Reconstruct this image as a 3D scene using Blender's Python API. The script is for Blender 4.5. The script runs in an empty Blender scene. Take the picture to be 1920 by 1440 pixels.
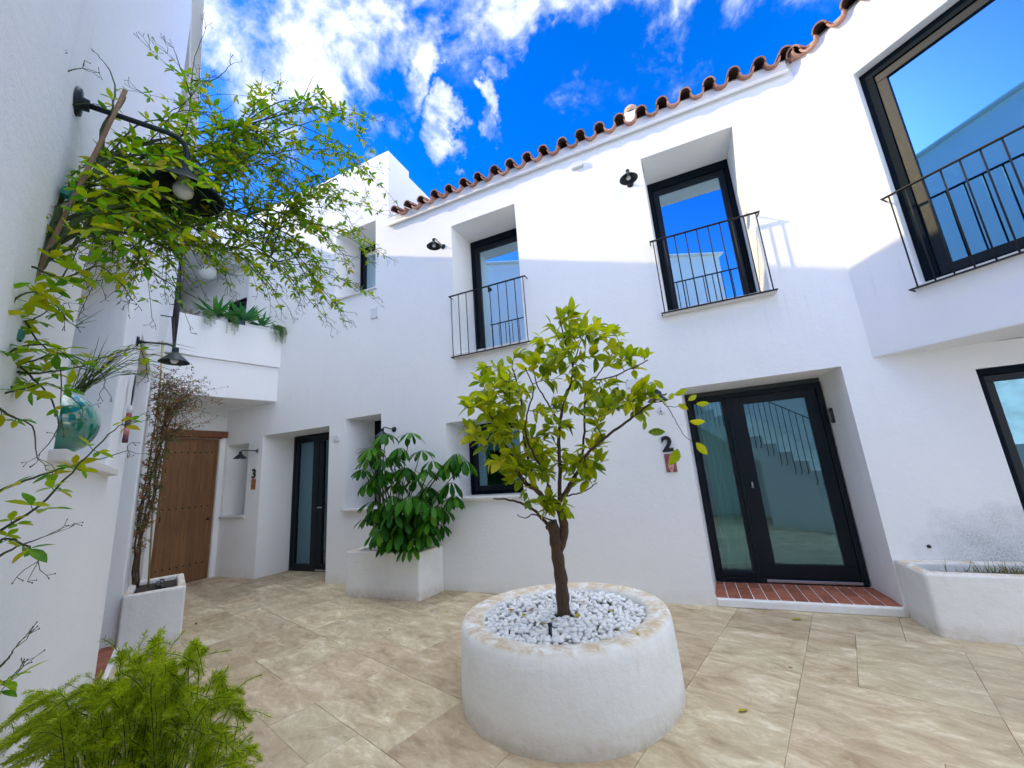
import bpy, math, random
from mathutils import Vector, Matrix
random.seed(7)
R = math.radians
PI = math.pi
scene = bpy.context.scene
col = scene.collection

# ------------------------------------------------------------------ camera
EYE = Vector((0, 0, 1.55))
F_PX = 728.2
P_, RO, TH = R(12.352), R(-4.293), R(-22.925)
def _camaxes():
    cp, sp = math.cos(P_), math.sin(P_)
    f = Vector((0, cp, sp)); r0 = Vector((1, 0, 0)); u0 = Vector((0, -sp, cp))
    c, s = math.cos(RO), math.sin(RO)
    rz = Matrix.Rotation(-TH, 3, 'Z')
    return rz @ (c*r0 + s*u0), rz @ (-s*r0 + c*u0), rz @ f
CR, CU, CF = _camaxes()
cam_d = bpy.data.cameras.new('camera')
cam = bpy.data.objects.new('camera', cam_d)
col.objects.link(cam)
m = Matrix((CR, CU, -CF)).transposed().to_4x4(); m.translation = EYE
cam.matrix_world = m
cam_d.sensor_width = 36; cam_d.lens = F_PX/1920*36
cam_d.clip_start = 0.05; cam_d.clip_end = 500
scene.camera = cam

def at(x, y, depth):
    """place seen at photo pixel x,y lying `depth` metres in front of the lens"""
    return EYE + (CR*((x-960)/F_PX) - CU*((y-720)/F_PX) + CF)*depth
def on_y(x, y, Y):
    d = at(x, y, 1) - EYE
    return EYE + d*(Y/d.y)

# ------------------------------------------------------------------ light
SUN = Vector((2.5, 1.0, -1.49)).normalized()      # direction the sunlight travels
world = bpy.data.worlds.new('World'); scene.world = world
world.use_nodes = True
EXPOSURE = 1.14
SKY_STRENGTH = 0.15
SUN_STRENGTH = 2.0
scene.view_settings.view_transform = 'Standard'
scene.view_settings.look = 'None'
scene.view_settings.exposure = EXPOSURE
scene.view_settings.gamma = 1
scene.view_settings.use_curve_mapping = False
sun_d = bpy.data.lights.new('sun', 'SUN'); sun_d.energy = SUN_STRENGTH; sun_d.angle = R(0.5)
sun_d.color = (1.0, 0.80, 0.40)
sun = bpy.data.objects.new('sun', sun_d); col.objects.link(sun)
sun.location = (-10, -4, 12)
sun.rotation_euler = SUN.to_track_quat('-Z', 'Y').to_euler()

def build_sky():
    nt = world.node_tree; N = nt.nodes; L = nt.links
    for n in list(N): N.remove(n)
    out = N.new('ShaderNodeOutputWorld'); bg = N.new('ShaderNodeBackground')
    bg.inputs['Strength'].default_value = SKY_STRENGTH
    sky = N.new('ShaderNodeTexSky'); sky.sky_type = 'NISHITA'; sky.sun_disc = False
    sky.sun_elevation = math.asin(-SUN.z)
    sky.sun_rotation = math.atan2(-SUN.x, -SUN.y)
    sky.altitude = 200; sky.air_density = 1.0; sky.dust_density = 0.4; sky.ozone_density = 3.0
    hs = N.new('ShaderNodeHueSaturation'); hs.inputs['Saturation'].default_value = 1.42
    hs.inputs['Value'].default_value = 1.36; hs.inputs['Hue'].default_value = 0.520
    L.new(sky.outputs[0], hs.inputs['Color'])
    tc = N.new('ShaderNodeTexCoord')
    nrm = N.new('ShaderNodeVectorMath'); nrm.operation = 'NORMALIZE'
    L.new(tc.outputs['Generated'], nrm.inputs[0])
    def noise(scale, detail, rough, off, squash=(1, 1, 1), dist=0.0):
        mp = N.new('ShaderNodeMapping'); mp.inputs['Location'].default_value = off
        mp.inputs['Scale'].default_value = squash
        L.new(nrm.outputs[0], mp.inputs[0])
        n = N.new('ShaderNodeTexNoise'); n.inputs['Scale'].default_value = scale
        n.inputs['Detail'].default_value = detail; n.inputs['Roughness'].default_value = rough
        n.inputs['Distortion'].default_value = dist
        L.new(mp.outputs[0], n.inputs['Vector']); return n.outputs['Fac']
    def math_(op, a, b=None, c=None):
        n = N.new('ShaderNodeMath'); n.operation = op
        for i, v in enumerate((a, b, c)):
            if v is None: continue
            if isinstance(v, (int, float)): n.inputs[i].default_value = v
            else: L.new(v, n.inputs[i])
        return n.outputs[0]
    def mr(v, a, b, c, d, smooth=True):
        n = N.new('ShaderNodeMapRange'); n.interpolation_type = 'SMOOTHSTEP' if smooth else 'LINEAR'
        L.new(v, n.inputs['Value'])
        for k, x in zip(('From Min', 'From Max', 'To Min', 'To Max'), (a, b, c, d)): n.inputs[k].default_value = x
        return n.outputs[0]
    # banks of cloud: direction, half width (radians), weight
    banks = [((-0.6316, 0.5146, 0.5800), .17, .95), ((-0.50, 0.475, 0.724), .15, .9), ]
    banks = []
    for (x, y, r, w) in CLOUD_BANKS:
        d = (at(x, y, 1)-EYE).normalized()
        # off-axis pixels cover a smaller angle
        c = d.dot(CF)
        banks.append((d, r/F_PX*c, w))
    banks += [(Vector((.12, -.02, 1)), .64, 1.5), (Vector((.95, -.30, .25)), .30, 1.5), (Vector((.62, -.85, .12)), .32, 1.5),  # banks out of frame, the dense ones added to fill the shade
              (Vector((.75, .55, .35)), .3, .7), (Vector((-.9, .2, .3)), .3, .8), (Vector((-.1, -1, .02)), .30, 1.5), (Vector((-.9, -.35, .75)), .10, .7)]
    wn = N.new('ShaderNodeTexNoise'); wn.inputs['Scale'].default_value = 4.5; wn.inputs['Detail'].default_value = 6; wn.inputs['Roughness'].default_value = .6
    L.new(nrm.outputs[0], wn.inputs['Vector'])
    ws = N.new('ShaderNodeVectorMath'); ws.operation = 'SUBTRACT'; L.new(wn.outputs['Color'], ws.inputs[0]); ws.inputs[1].default_value = (.5, .5, .5)
    wm = N.new('ShaderNodeVectorMath'); wm.operation = 'SCALE'; L.new(ws.outputs[0], wm.inputs[0]); wm.inputs['Scale'].default_value = .42
    wa = N.new('ShaderNodeVectorMath'); wa.operation = 'ADD'; L.new(nrm.outputs[0], wa.inputs[0]); L.new(wm.outputs[0], wa.inputs[1])
    wrp = N.new('ShaderNodeVectorMath'); wrp.operation = 'NORMALIZE'; L.new(wa.outputs[0], wrp.inputs[0])
    acc = None
    for d, r, w in banks:
        d = d.normalized()
        dt = N.new('ShaderNodeVectorMath'); dt.operation = 'DOT_PRODUCT'
        L.new(wrp.outputs[0], dt.inputs[0]); dt.inputs[1].default_value = d
        v = mr(dt.outputs['Value'], math.cos(r*1.35), math.cos(r*.35), 0.0, w)
        acc = v if acc is None else math_('MAXIMUM', acc, v)
    n1 = noise(6.0, 9, 0.62, (3.1, 1.7, .4), (1.0, 1.0, 1.3), .4)
    n2 = noise(24.0, 7, 0.6, (8.1, 4.2, 2.4), (1, 1, 1), .4)
    nn = math_('ADD', math_('MULTIPLY', n1, .72), math_('MULTIPLY', n2, .28))
    dens = math_('ADD', nn, math_('MULTIPLY', acc, .27))
    a = mr(dens, .55, .80, 0.0, .96)
    a = math_('MULTIPLY', a, mr(acc, 0.02, .25, 0, 1))
    # cloud light: bluish thin parts, white thick parts, brightest in the unseen fill banks
    cr = N.new('ShaderNodeValToRGB'); L.new(dens, cr.inputs[0])
    cr.color_ramp.elements.new(.76)
    for e_, (p_, c_) in zip(cr.color_ramp.elements, ((.56, (1.4, 2.0, 3.0, 1)), (.76, (3.8, 4.0, 4.3, 1)), (.95, (15.2, 16.2, 18.0, 1)))):
        e_.position = p_; e_.color = c_
    mx = N.new('ShaderNodeMix'); mx.data_type = 'RGBA'
    L.new(a, mx.inputs['Factor'])
    L.new(hs.outputs[0], mx.inputs[6]); L.new(cr.outputs[0], mx.inputs[7])
    L.new(mx.outputs[2], bg.inputs['Color']); L.new(bg.outputs[0], out.inputs[0])
CLOUD_BANKS = [(430, 30, 150, .74), (600, 40, 120, .80), (735, 90, 80, .74), (440, 190, 120, .62), (560, 130, 90, .5),
               (655, 205, 45, .5), (730, 215, 38, .55), (815, 265, 42, .55), (700, 262, 40, .5),
               (925, 150, 26, .5), (905, 205, 26, .6), (890, 245, 20, .5), (1010, 15, 42, .62), (1070, 30, 40, .6),
               (985, 60, 35, .6), (1240, 5, 34, .55), (1225, 50, 22, .45)]
build_sky()
scene.render.engine = 'CYCLES'
scene.cycles.max_bounces = 14; scene.cycles.diffuse_bounces = 9; scene.cycles.glossy_bounces = 5
scene.cycles.transparent_max_bounces = 24

# ------------------------------------------------------------------ helpers
OFF = {}
def tag(o, label=None, cat=None, group=None, kind=None):
    if label: o['label'] = label
    if cat: o['category'] = cat
    if group: o['group'] = group
    if kind: o['kind'] = kind
    return o
def wloc(o):
    v = Vector(o.location)
    while o.parent: o = o.parent; v += Vector(o.location)
    return v
def link(o, parent=None, loc=(0, 0, 0)):
    o.location = Vector(loc) - (wloc(parent) if parent else Vector((0, 0, 0)))
    if parent: o.parent = parent
    col.objects.link(o); return o
def thing(name, label, cat, loc, group=None, kind=None):
    o = bpy.data.objects.new(name, None); o.empty_display_size = .1
    link(o, None, loc); return tag(o, label, cat, group, kind)

class MB:
    def __init__(s): s.v = []; s.f = []; s.smooth = False
    def quad(s, *p):
        b = len(s.v); s.v += [Vector(q) for q in p]; s.f.append(tuple(range(b, b+len(p))))
    def box8(s, p):   # p: bottom 4 (ccw from above) then top 4
        b = len(s.v); s.v += [Vector(q) for q in p]
        for f in ((3, 2, 1, 0), (4, 5, 6, 7), (0, 1, 5, 4), (1, 2, 6, 5), (2, 3, 7, 6), (3, 0, 4, 7)):
            s.f.append(tuple(b+i for i in f))
    def box(s, x0, x1, y0, y1, z0, z1):
        s.box8([(x0, y0, z0), (x1, y0, z0), (x1, y1, z0), (x0, y1, z0), (x0, y0, z1), (x1, y0, z1), (x1, y1, z1), (x0, y1, z1)])
    def fbox(s, fr, s0, s1, d0, d1, z0, z1):
        s.box8([fr(s0, d0, z0), fr(s1, d0, z0), fr(s1, d1, z0), fr(s0, d1, z0), fr(s0, d0, z1), fr(s1, d0, z1), fr(s1, d1, z1), fr(s0, d1, z1)])
    def prism(s, poly, z0, z1):
        n = len(poly); b = len(s.v)
        s.v += [Vector((p[0], p[1], z0)) for p in poly] + [Vector((p[0], p[1], z1)) for p in poly]
        s.f.append(tuple(b+i for i in reversed(range(n)))); s.f.append(tuple(b+n+i for i in range(n)))
        for i in range(n): j = (i+1) % n; s.f.append((b+i, b+j, b+n+j, b+n+i))
    def tube(s, pts, rad, n=6, cap=True):
        pts = [Vector(p) for p in pts]
        if not hasattr(rad, '__len__'): rad = [rad]*len(pts)
        b = len(s.v); up = None
        for i, p in enumerate(pts):
            t = (pts[min(i+1, len(pts)-1)] - pts[max(i-1, 0)])
            if t.length < 1e-9: t = Vector((0, 0, 1))
            t.normalize()
            if up is None:
                up = Vector((0, 0, 1)) if abs(t.z) < .9 else Vector((1, 0, 0))
            up = (up - t*up.dot(t))
            if up.length < 1e-6: up = t.orthogonal()
            up.normalize(); q = t.cross(up)
            for k in range(n):
                a = 2*PI*k/n
                s.v.append(p + (up*math.cos(a) + q*math.sin(a))*rad[i])
        for i in range(len(pts)-1):
            for k in range(n):
                k2 = (k+1) % n
                s.f.append((b+i*n+k, b+(i+1)*n+k, b+(i+1)*n+k2, b+i*n+k2)[::-1])
        if cap:
            s.f.append(tuple(b+k for k in range(n))[::-1]); e = b+(len(pts)-1)*n
            s.f.append(tuple(e+k for k in range(n)))
    def lathe(s, prof, c, n=24, axis=None, sx=1, sy=1):
        c = Vector(c); b = len(s.v)
        if axis is None: ax = (Vector((1, 0, 0)), Vector((0, 1, 0)), Vector((0, 0, 1)))
        else:
            w = Vector(axis).normalized(); u = w.orthogonal().normalized(); ax = (u, w.cross(u), w)
        for (r, z) in prof:
            for k in range(n):
                a = 2*PI*k/n
                s.v.append(c + ax[0]*(r*math.cos(a)*sx) + ax[1]*(r*math.sin(a)*sy) + ax[2]*z)
        for i in range(len(prof)-1):
            for k in range(n):
                k2 = (k+1) % n
                s.f.append((b+i*n+k, b+i*n+k2, b+(i+1)*n+k2, b+(i+1)*n+k))
    def build(s, name, mat, parent=None, bevel=0, smooth=None, seg=2, origin=None, weld=False):
        if origin is None:
            xs = [v.x for v in s.v]; ys = [v.y for v in s.v]; zs = [v.z for v in s.v]
            origin = Vector(((min(xs)+max(xs))/2, (min(ys)+max(ys))/2, min(zs)))
        me = bpy.data.meshes.new(name)
        me.from_pydata([tuple(v-origin) for v in s.v], [], s.f)
        me.update()
        if smooth if smooth is not None else s.smooth:
            for p in me.polygons: p.use_smooth = True
        if mat: me.materials.append(mat)
        o = bpy.data.objects.new(name, me); link(o, parent, origin)
        if bevel:
            bv = o.modifiers.new('bevel', 'BEVEL'); bv.width = bevel; bv.segments = seg
            bv.limit_method = 'ANGLE'; bv.angle_limit = R(35)
        return o

class Fr:
    """vertical plane: s along it, d inward (away from the courtyard), z up"""
    def __init__(self, o, ang):
        self.o = Vector((o[0], o[1])); a = R(ang)
        self.t = Vector((math.cos(a), math.sin(a))); self.n = Vector((-math.sin(a), math.cos(a)))
    def __call__(self, s, d, z):
        p = self.o + self.t*s + self.n*d
        return Vector((p.x, p.y, z))

# ------------------------------------------------------------------ materials
class Mat:
    def __init__(s, name):
        s.m = bpy.data.materials.new(name); s.m.use_nodes = True
        s.N = s.m.node_tree.nodes; s.L = s.m.node_tree.links
        s.b = s.N['Principled BSDF']; s.out = s.N['Material Output']
        g = s.N.new('ShaderNodeNewGeometry'); s.geo = g
        s.pos = g.outputs['Position']
    def set(s, **k):
        for n, v in k.items():
            i = s.b.inputs[n.replace('_', ' ')]
            if isinstance(v, (int, float, tuple)): i.default_value = v
            else: s.L.new(v, i)
        return s
    def map(s, scale=(1, 1, 1), rot=(0, 0, 0), src=None, loc=(0, 0, 0)):
        n = s.N.new('ShaderNodeMapping'); n.inputs['Scale'].default_value = scale; n.inputs['Rotation'].default_value = rot
        n.inputs['Location'].default_value = loc
        s.L.new(src or s.pos, n.inputs[0]); return n.outputs[0]
    def noise(s, scale, detail=4, rough=.5, vec=None, dist=0):
        n = s.N.new('ShaderNodeTexNoise'); n.inputs['Scale'].default_value = scale; n.inputs['Detail'].default_value = detail
        n.inputs['Roughness'].default_value = rough; n.inputs['Distortion'].default_value = dist
        s.L.new(vec or s.pos, n.inputs['Vector']); return n.outputs['Fac']
    def ramp(s, v, stops):
        n = s.N.new('ShaderNodeValToRGB'); s.L.new(v, n.inputs[0]); e = n.color_ramp.elements
        while len(e) < len(stops): e.new(.5)
        for i, (p, c) in enumerate(stops):
            e[i].position = p; e[i].color = (c, c, c, 1) if isinstance(c, (int, float)) else (*c, 1)
        return n.outputs[0]
    def mix(s, f, a, b, mode='MIX'):
        n = s.N.new('ShaderNodeMix'); n.data_type = 'RGBA'; n.blend_type = mode
        for i, v in ((0, f), (6, a), (7, b)):
            if isinstance(v, (int, float)): n.inputs[i].default_value = v if i == 0 else (v, v, v, 1)
            elif isinstance(v, tuple): n.inputs[i].default_value = (*v, 1) if len(v) == 3 else v
            else: s.L.new(v, n.inputs[i])
        return n.outputs[2]
    def mth(s, op, a, b=0, clamp=False):
        n = s.N.new('ShaderNodeMath'); n.operation = op; n.use_clamp = clamp
        for i, v in enumerate((a, b)):
            if isinstance(v, (int, float)): n.inputs[i].default_value = v
            else: s.L.new(v, n.inputs[i])
        return n.outputs[0]
    def bump(s, h, strength=.3, dist=.01, normal=None):
        n = s.N.new('ShaderNodeBump'); n.inputs['Strength'].default_value = strength; n.inputs['Distance'].default_value = dist
        s.L.new(h, n.inputs['Height'])
        if normal: s.L.new(normal, n.inputs['Normal'])
        s.L.new(n.outputs[0], s.b.inputs['Normal']); return n.outputs[0]
    def sep(s):
        n = s.N.new('ShaderNodeSeparateXYZ'); s.L.new(s.pos, n.inputs[0]); return n.outputs
    def rnd(s):
        oi = s.N.new('ShaderNodeObjectInfo'); a = s.mth('ADD', oi.outputs['Random'], s.geo.outputs['Random Per Island'])
        return s.mth('FRACT', a)
    def objrnd(s):
        return s.N.new('ShaderNodeObjectInfo').outputs['Random']

def plain(name, c, rough=.5, metal=0, **k):
    M = Mat(name); M.set(Base_Color=(*c, 1), Roughness=rough, Metallic=metal, **k); return M.m

def plaster(name, dirt=0, stain=None, base=(.88, .885, .875)):
    M = Mat(name)
    big = M.noise(1.3, 5, .6); mid = M.noise(9, 5, .6)
    c = M.mix(M.ramp(big, [(.35, 0), (.7, 1)]), base, tuple(x*.975 for x in base))
    c = M.mix(M.ramp(M.noise(.55, 4, .6, M.map((1, 1, 1.7))), [(.42, 0), (.62, .55)]), c, (base[0]*.94, base[1]*.95, base[2]*.97))
    c = M.mix(M.ramp(mid, [(.45, 0), (.75, .35)]), c, tuple(x*.955 for x in (base[0], base[1]*.995, base[2]*.97)))
    # faint run marks down the face
    st = M.noise(1.0, 6, .6, M.map((14, 14, .9)))
    c = M.mix(M.ramp(st, [(.58, 0), (.85, .09)]), c, (.66, .66, .63))
    z = M.sep()[2]
    zz_ = M.sep()[2]
    dr_ = M.mth('MULTIPLY', M.ramp(M.noise(1, 6, .65, M.map((34, 34, .8))), [(.55, 0), (.75, 1)]), M.mth('MULTIPLY', M.ramp(M.mth('MULTIPLY', zz_, .2), [(.50, 0), (.64, 1)]), M.ramp(M.mth('MULTIPLY', zz_, .2), [(.64, 1), (.66, 0)])))
    c = M.mix(M.mth('MULTIPLY', dr_, .28), c, (.55, .54, .50))
    # splash zone near the paving
    sp = M.mth('MULTIPLY', M.ramp(z, [(0.0, 1), (.16, 0)]), M.ramp(M.noise(7, 6, .7), [(.35, .15), (.7, .9)]))
    c = M.mix(M.mth('MULTIPLY', sp, .45 + dirt*.4, True), c, (.58, .50, .40))
    if dirt:
        d = M.ramp(M.noise(5, 8, .7), [(.45, 0), (.68, 1)])
        zz = M.ramp(M.mth('SUBTRACT', z, dirt[0] if isinstance(dirt, tuple) else 0), [(0, 0), (1, 0)])
        c = M.mix(M.mth('MULTIPLY', d, .14), c, (.62, .55, .42))
    if stain:
        (sx, sz, rx, rz) = stain
        o = M.sep()
        dx = M.mth('DIVIDE', M.mth('SUBTRACT', o[0], sx), rx); dz = M.mth('DIVIDE', M.mth('SUBTRACT', o[2], sz), rz)
        rr = M.mth('SQRT', M.mth('ADD', M.mth('MULTIPLY', dx, dx), M.mth('MULTIPLY', dz, dz)))
        rr = M.mth('ADD', rr, M.mth('MULTIPLY', M.mth('SUBTRACT', M.noise(3.2, 5, .6), .5), 1.3)); fall = M.ramp(rr, [(0.25, 1), (1.0, 0)])
        spk = M.ramp(M.noise(70, 6, .75), [(.36, 0), (.60, 1)])
        soft = M.noise(6, 5, .6)
        f = M.mth('MULTIPLY', fall, M.mth('ADD', M.mth('MULTIPLY', spk, .85), M.mth('MULTIPLY', soft, .35)), True)
        c = M.mix(M.mth('MULTIPLY', f, .75), c, (.22, .245, .235))
    M.set(Base_Color=c, Roughness=.93)
    h = M.mth('ADD', M.mth('MULTIPLY', M.noise(220, 3, .6), .35), M.mth('ADD', M.noise(28, 5, .6), M.mth('MULTIPLY', M.noise(4, 3, .5), 1.8)))
    M.bump(h, .22, .011)
    return M.m

WHITE = plaster('white_plaster')
WHITE_STAINED = plaster('white_plaster_mould', stain=(2.30, .45, .62, .50))

def planter_mat(name, ztop, rim_c=(.58, .42, .23)):
    M = Mat(name)
    z = M.sep()[2]; base = (.86, .86, .845)
    c = M.mix(M.ramp(M.noise(6, 6, .65), [(.4, 0), (.75, .45)]), base, (.76, .75, .70))
    # rim stained by water and soil: on upward faces
    nz = M.N.new('ShaderNodeSeparateXYZ'); M.L.new(M.geo.outputs['Normal'], nz.inputs[0])
    upf = M.ramp(nz.outputs[2], [(.45, 0), (.9, 1)])
    blot = M.ramp(M.noise(9, 8, .75, dist=.6), [(.40, .10), (.58, 1)])
    c = M.mix(M.mth('MULTIPLY', M.mth('MULTIPLY', upf, blot), .85), c, rim_c)
    blot2 = M.ramp(M.noise(22, 6, .7), [(.55, 0), (.75, 1)])
    c = M.mix(M.mth('MULTIPLY', M.mth('MULTIPLY', upf, blot2), .5), c, (.40, .29, .17))
    # drips below the rim, grime at the foot
    drip = M.noise(1, 7, .7, M.map((26, 26, 1.6)))
    near = M.ramp(z, [(max(ztop-.30, 0), 0), (ztop-.02, 1)])
    c = M.mix(M.mth('MULTIPLY', M.mth('MULTIPLY', M.ramp(drip, [(.5, 0), (.72, 1)]), near), .22), c, (.52, .46, .36))
    foot = M.mth('MULTIPLY', M.ramp(z, [(0, 1), (.14, 0)]), M.ramp(M.noise(12, 7, .7), [(.3, .2), (.65, 1)]))
    c = M.mix(M.mth('MULTIPLY', foot, .7), c, (.50, .40, .26))
    M.set(Base_Color=c, Roughness=.9)
    h = M.mth('ADD', M.mth('MULTIPLY', M.noise(170, 4, .7), .45), M.mth('ADD', M.noise(30, 6, .65), M.mth('MULTIPLY', M.noise(6, 3, .5), 2.0)))
    M.bump(h, .40, .011)
    return M.m

def travertine():
    M = Mat('travertine')
    r = M.objrnd()
    # every slab has its own cut of the stone
    cmb = M.N.new('ShaderNodeCombineXYZ')
    M.L.new(M.mth('MULTIPLY', r, 37.0), cmb.inputs[0]); M.L.new(M.mth('MULTIPLY', r, 91.0), cmb.inputs[1]); M.L.new(M.mth('MULTIPLY', r, 13.0), cmb.inputs[2])
    va = M.N.new('ShaderNodeVectorMath'); va.operation = 'ADD'; M.L.new(M.map(rot=(0, 0, R(16.5))), va.inputs[0]); M.L.new(cmb.outputs[0], va.inputs[1])
    pos = va.outputs[0]
    st = M.map((1.1, 2.3, 1), src=pos)
    bands = M.noise(2.9, 11, .70, st, .55)
    fine = M.noise(13, 9, .74, M.map((1.0, 1.6, 1), src=pos), .6)
    c = M.ramp(bands, [(.32, (.32, .24, .145)), (.44, (.46, .365, .24)), (.55, (.57, .475, .325)), (.68, (.76, .675, .52))])
    c = M.mix(M.ramp(fine, [(.34, .6), (.50, 0)]), c, (.48, .35, .22), 'MIX')
    c = M.mix(M.ramp(M.noise(11, 6, .7, M.map((1.0, 2.2, 1), src=pos)), [(.56, 0), (.74, .55)]), c, (.84, .76, .60))
    c = M.mix(.75, c, M.mix(1.0, c, M.ramp(r, [(0, (.74, .70, .63)), (.35, (1.02, .96, .92)), (.7, (1.0, 1.02, .97)), (1, (1.24, 1.22, 1.16))]), 'MULTIPLY'))
    pits = M.noise(34, 5, .72, M.map((1.0, 2.1, 1), src=pos), .3)
    pz = M.mth('MULTIPLY', M.ramp(pits, [(.62, 0), (.66, 1)]), M.ramp(M.noise(2.6, 3, .5, pos), [(.45, 0), (.6, 1)]))
    c = M.mix(M.mth('MULTIPLY', pz, .75), c, (.20, .145, .09))
    # damp grime drifting over the slabs
    gr = M.ramp(M.noise(.9, 5, .6), [(.42, 0), (.72, .35)])
    c = M.mix(gr, c, (.42, .34, .25))
    M.set(Base_Color=c, Roughness=M.ramp(fine, [(.3, .62), (.7, .42)]), Specular_IOR_Level=.35)
    M.bump(M.mth('SUBTRACT', M.mth('MULTIPLY', fine, .5), pz), .35, .004)
    return M.m
TRAV = travertine()

def metal(name, c=(.012, .016, .022), rough=.42):
    M = Mat(name)
    n = M.noise(60, 4, .6)
    M.set(Base_Color=M.mix(M.ramp(n, [(.4, 0), (.7, 1)]), c, tuple(x*1.7 for x in c)), Roughness=M.ramp(n, [(.3, rough-.06), (.7, rough+.1)]), Metallic=.0, Specular_IOR_Level=.25)
    return M.m
FRAME = metal('anthracite_frame', (.0035, .0075, .012), .42)
FRAME_OUT = metal('anthracite_outer_frame', (.0035, .0075, .012), .6)
FRAME_OUT.node_tree.nodes['Principled BSDF'].inputs['Specular IOR Level'].default_value = .06
IRON = metal('wrought_iron', (.014, .014, .017), .5)
LAMPBLACK = metal('black_lamp_enamel', (.012, .020, .024), .42)

def glass(name, refl=.55, tint=(.60, .76, .72), mirror=(.86, .95, 1.0)):
    M = Mat(name); N, L = M.N, M.L
    gl = N.new('ShaderNodeBsdfGlossy'); gl.inputs['Roughness'].default_value = 0.004; gl.inputs['Color'].default_value = (*mirror, 1)
    tr = N.new('ShaderNodeBsdfTransparent'); tr.inputs['Color'].default_value = (*tint, 1)
    fr = N.new('ShaderNodeFresnel'); fr.inputs['IOR'].default_value = 1.5
    f = M.mth('ADD', M.mth('MULTIPLY', fr.outputs[0], 1.0 - refl), refl - .04, True)
    # faint waviness of toughened glass, so reflections are not ruler straight
    b = N.new('ShaderNodeBump'); b.inputs['Strength'].default_value = .02; b.inputs['Distance'].default_value = .01
    L.new(M.noise(2.2, 2, .5), b.inputs['Height']); L.new(b.outputs[0], gl.inputs['Normal'])
    mx = N.new('ShaderNodeMixShader'); L.new(f, mx.inputs[0]); L.new(tr.outputs[0], mx.inputs[1]); L.new(gl.outputs[0], mx.inputs[2])
    L.new(mx.outputs[0], M.out.inputs[0]); return M.m
GLASS_SKY = glass('coated_window_glass', .70, (.35, .45, .45), (.60, .84, 1.0))
GLASS_BIG = glass('coated_glass_teal', .52, (.20, .40, .45), (.26, .66, 1.0))
GLASS_DOOR = glass('clear_door_glass', .24, (.52, .80, .78), (.48, .74, .88))
GLASS_LOW = glass('dark_window_glass', .16, (.25, .42, .45), (.4, .7, .85))
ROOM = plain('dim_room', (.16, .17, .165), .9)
CURTAIN = plain('linen_curtain', (.55, .80, .70), .95)

def wood(name, c0, c1, rot=(0, 0, 0)):
    M = Mat(name); r = M.objrnd()
    v = M.map((9, 9, .7), rot)
    cmb = M.N.new('ShaderNodeCombineXYZ'); M.L.new(M.mth('MULTIPLY', r, 50.), cmb.inputs[0]); M.L.new(M.mth('MULTIPLY', r, 31.), cmb.inputs[2])
    va = M.N.new('ShaderNodeVectorMath'); va.operation = 'ADD'; M.L.new(v, va.inputs[0]); M.L.new(cmb.outputs[0], va.inputs[1])
    g = M.noise(2.2, 8, .62, va.outputs[0], 1.0); fine = M.noise(14, 4, .6, va.outputs[0])
    c = M.ramp(g, [(.3, c0), (.7, c1)])
    c = M.mix(M.ramp(fine, [(.5, 0), (.8, .5)]), c, tuple(x*.55 for x in c0))
    c = M.mix(.6, c, M.mix(1.0, c, M.ramp(r, [(0, (.78, .76, .74)), (.5, (1, .97, .93)), (1, (1.2, 1.16, 1.1))]), 'MULTIPLY'))
    M.set(Base_Color=c, Roughness=.55); M.bump(g, .25, .004); return M.m
DOORWOOD = wood('oak_door_boards', (.155, .07, .025), (.27, .13, .05))
BEAMWOOD = wood('lintel_wood', (.17, .055, .02), (.26, .095, .035), (0, 0, 0))

def brick_mat(name='terracotta_brick', c0=(.26, .075, .04), c1=(.40, .15, .09)):
    M = Mat(name); r = M.objrnd()
    n = M.noise(26, 6, .65)
    c = M.mix(M.ramp(n, [(.35, 0), (.7, 1)]), c0, c1)
    c = M.mix(.75, c, M.mix(1.0, c, M.ramp(r, [(0, (.75, .68, .66)), (.5, (1, 1, 1)), (1, (1.25, 1.3, 1.35))]), 'MULTIPLY'))
    M.set(Base_Color=c, Roughness=.75); M.bump(n, .4, .004); return M.m
BRICK = brick_mat()
MORTAR = plain('mortar', (.42, .36, .30), .95)

def roof_tile_mat(name='weathered_roof_tile', c0=(.24, .075, .035), c1=(.38, .15, .075), soot=(.50, .66, .85)):
    M = Mat(name); r = M.objrnd()
    n = M.noise(18, 7, .7); nn = M.noise(60, 5, .7)
    c = M.mix(M.ramp(n, [(.35, 0), (.65, 1)]), c0, c1)
    c = M.mix(.8, c, M.mix(1.0, c, M.ramp(r, [(0, (.60, .55, .55)), (.5, (1, 1, 1)), (1, (1.2, 1.3, 1.35))]), 'MULTIPLY'))
    # lichen and soot on the weathered tops
    nz = M.N.new('ShaderNodeSeparateXYZ'); M.L.new(M.geo.outputs['Normal'], nz.inputs[0])
    c = M.mix(M.mth('MULTIPLY', M.ramp(nn, [(soot[0], 0), (soot[1], soot[2])]), M.ramp(nz.outputs[2], [(.0, 0), (.3, 1)])), c, (.045, .035, .03))
    M.set(Base_Color=c, Roughness=.85); M.bump(n, .4, .005); return M.m
ROOFTILE = roof_tile_mat()
ROOFPAN = roof_tile_mat('terracotta_pan_tile', (.42, .19, .13), (.60, .35, .25), (.60, .78, .5))
ROOFSHADE = roof_tile_mat('tile_underside_with_shade', (.030, .018, .016), (.075, .045, .036), (.5, .7, .6))  # weathered cover undersides, with their shade put into the colour
ROOFCOVER = roof_tile_mat('sooty_cover_tile', (.34, .16, .11), (.50, .27, .19), (.42, .60, .95))

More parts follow.
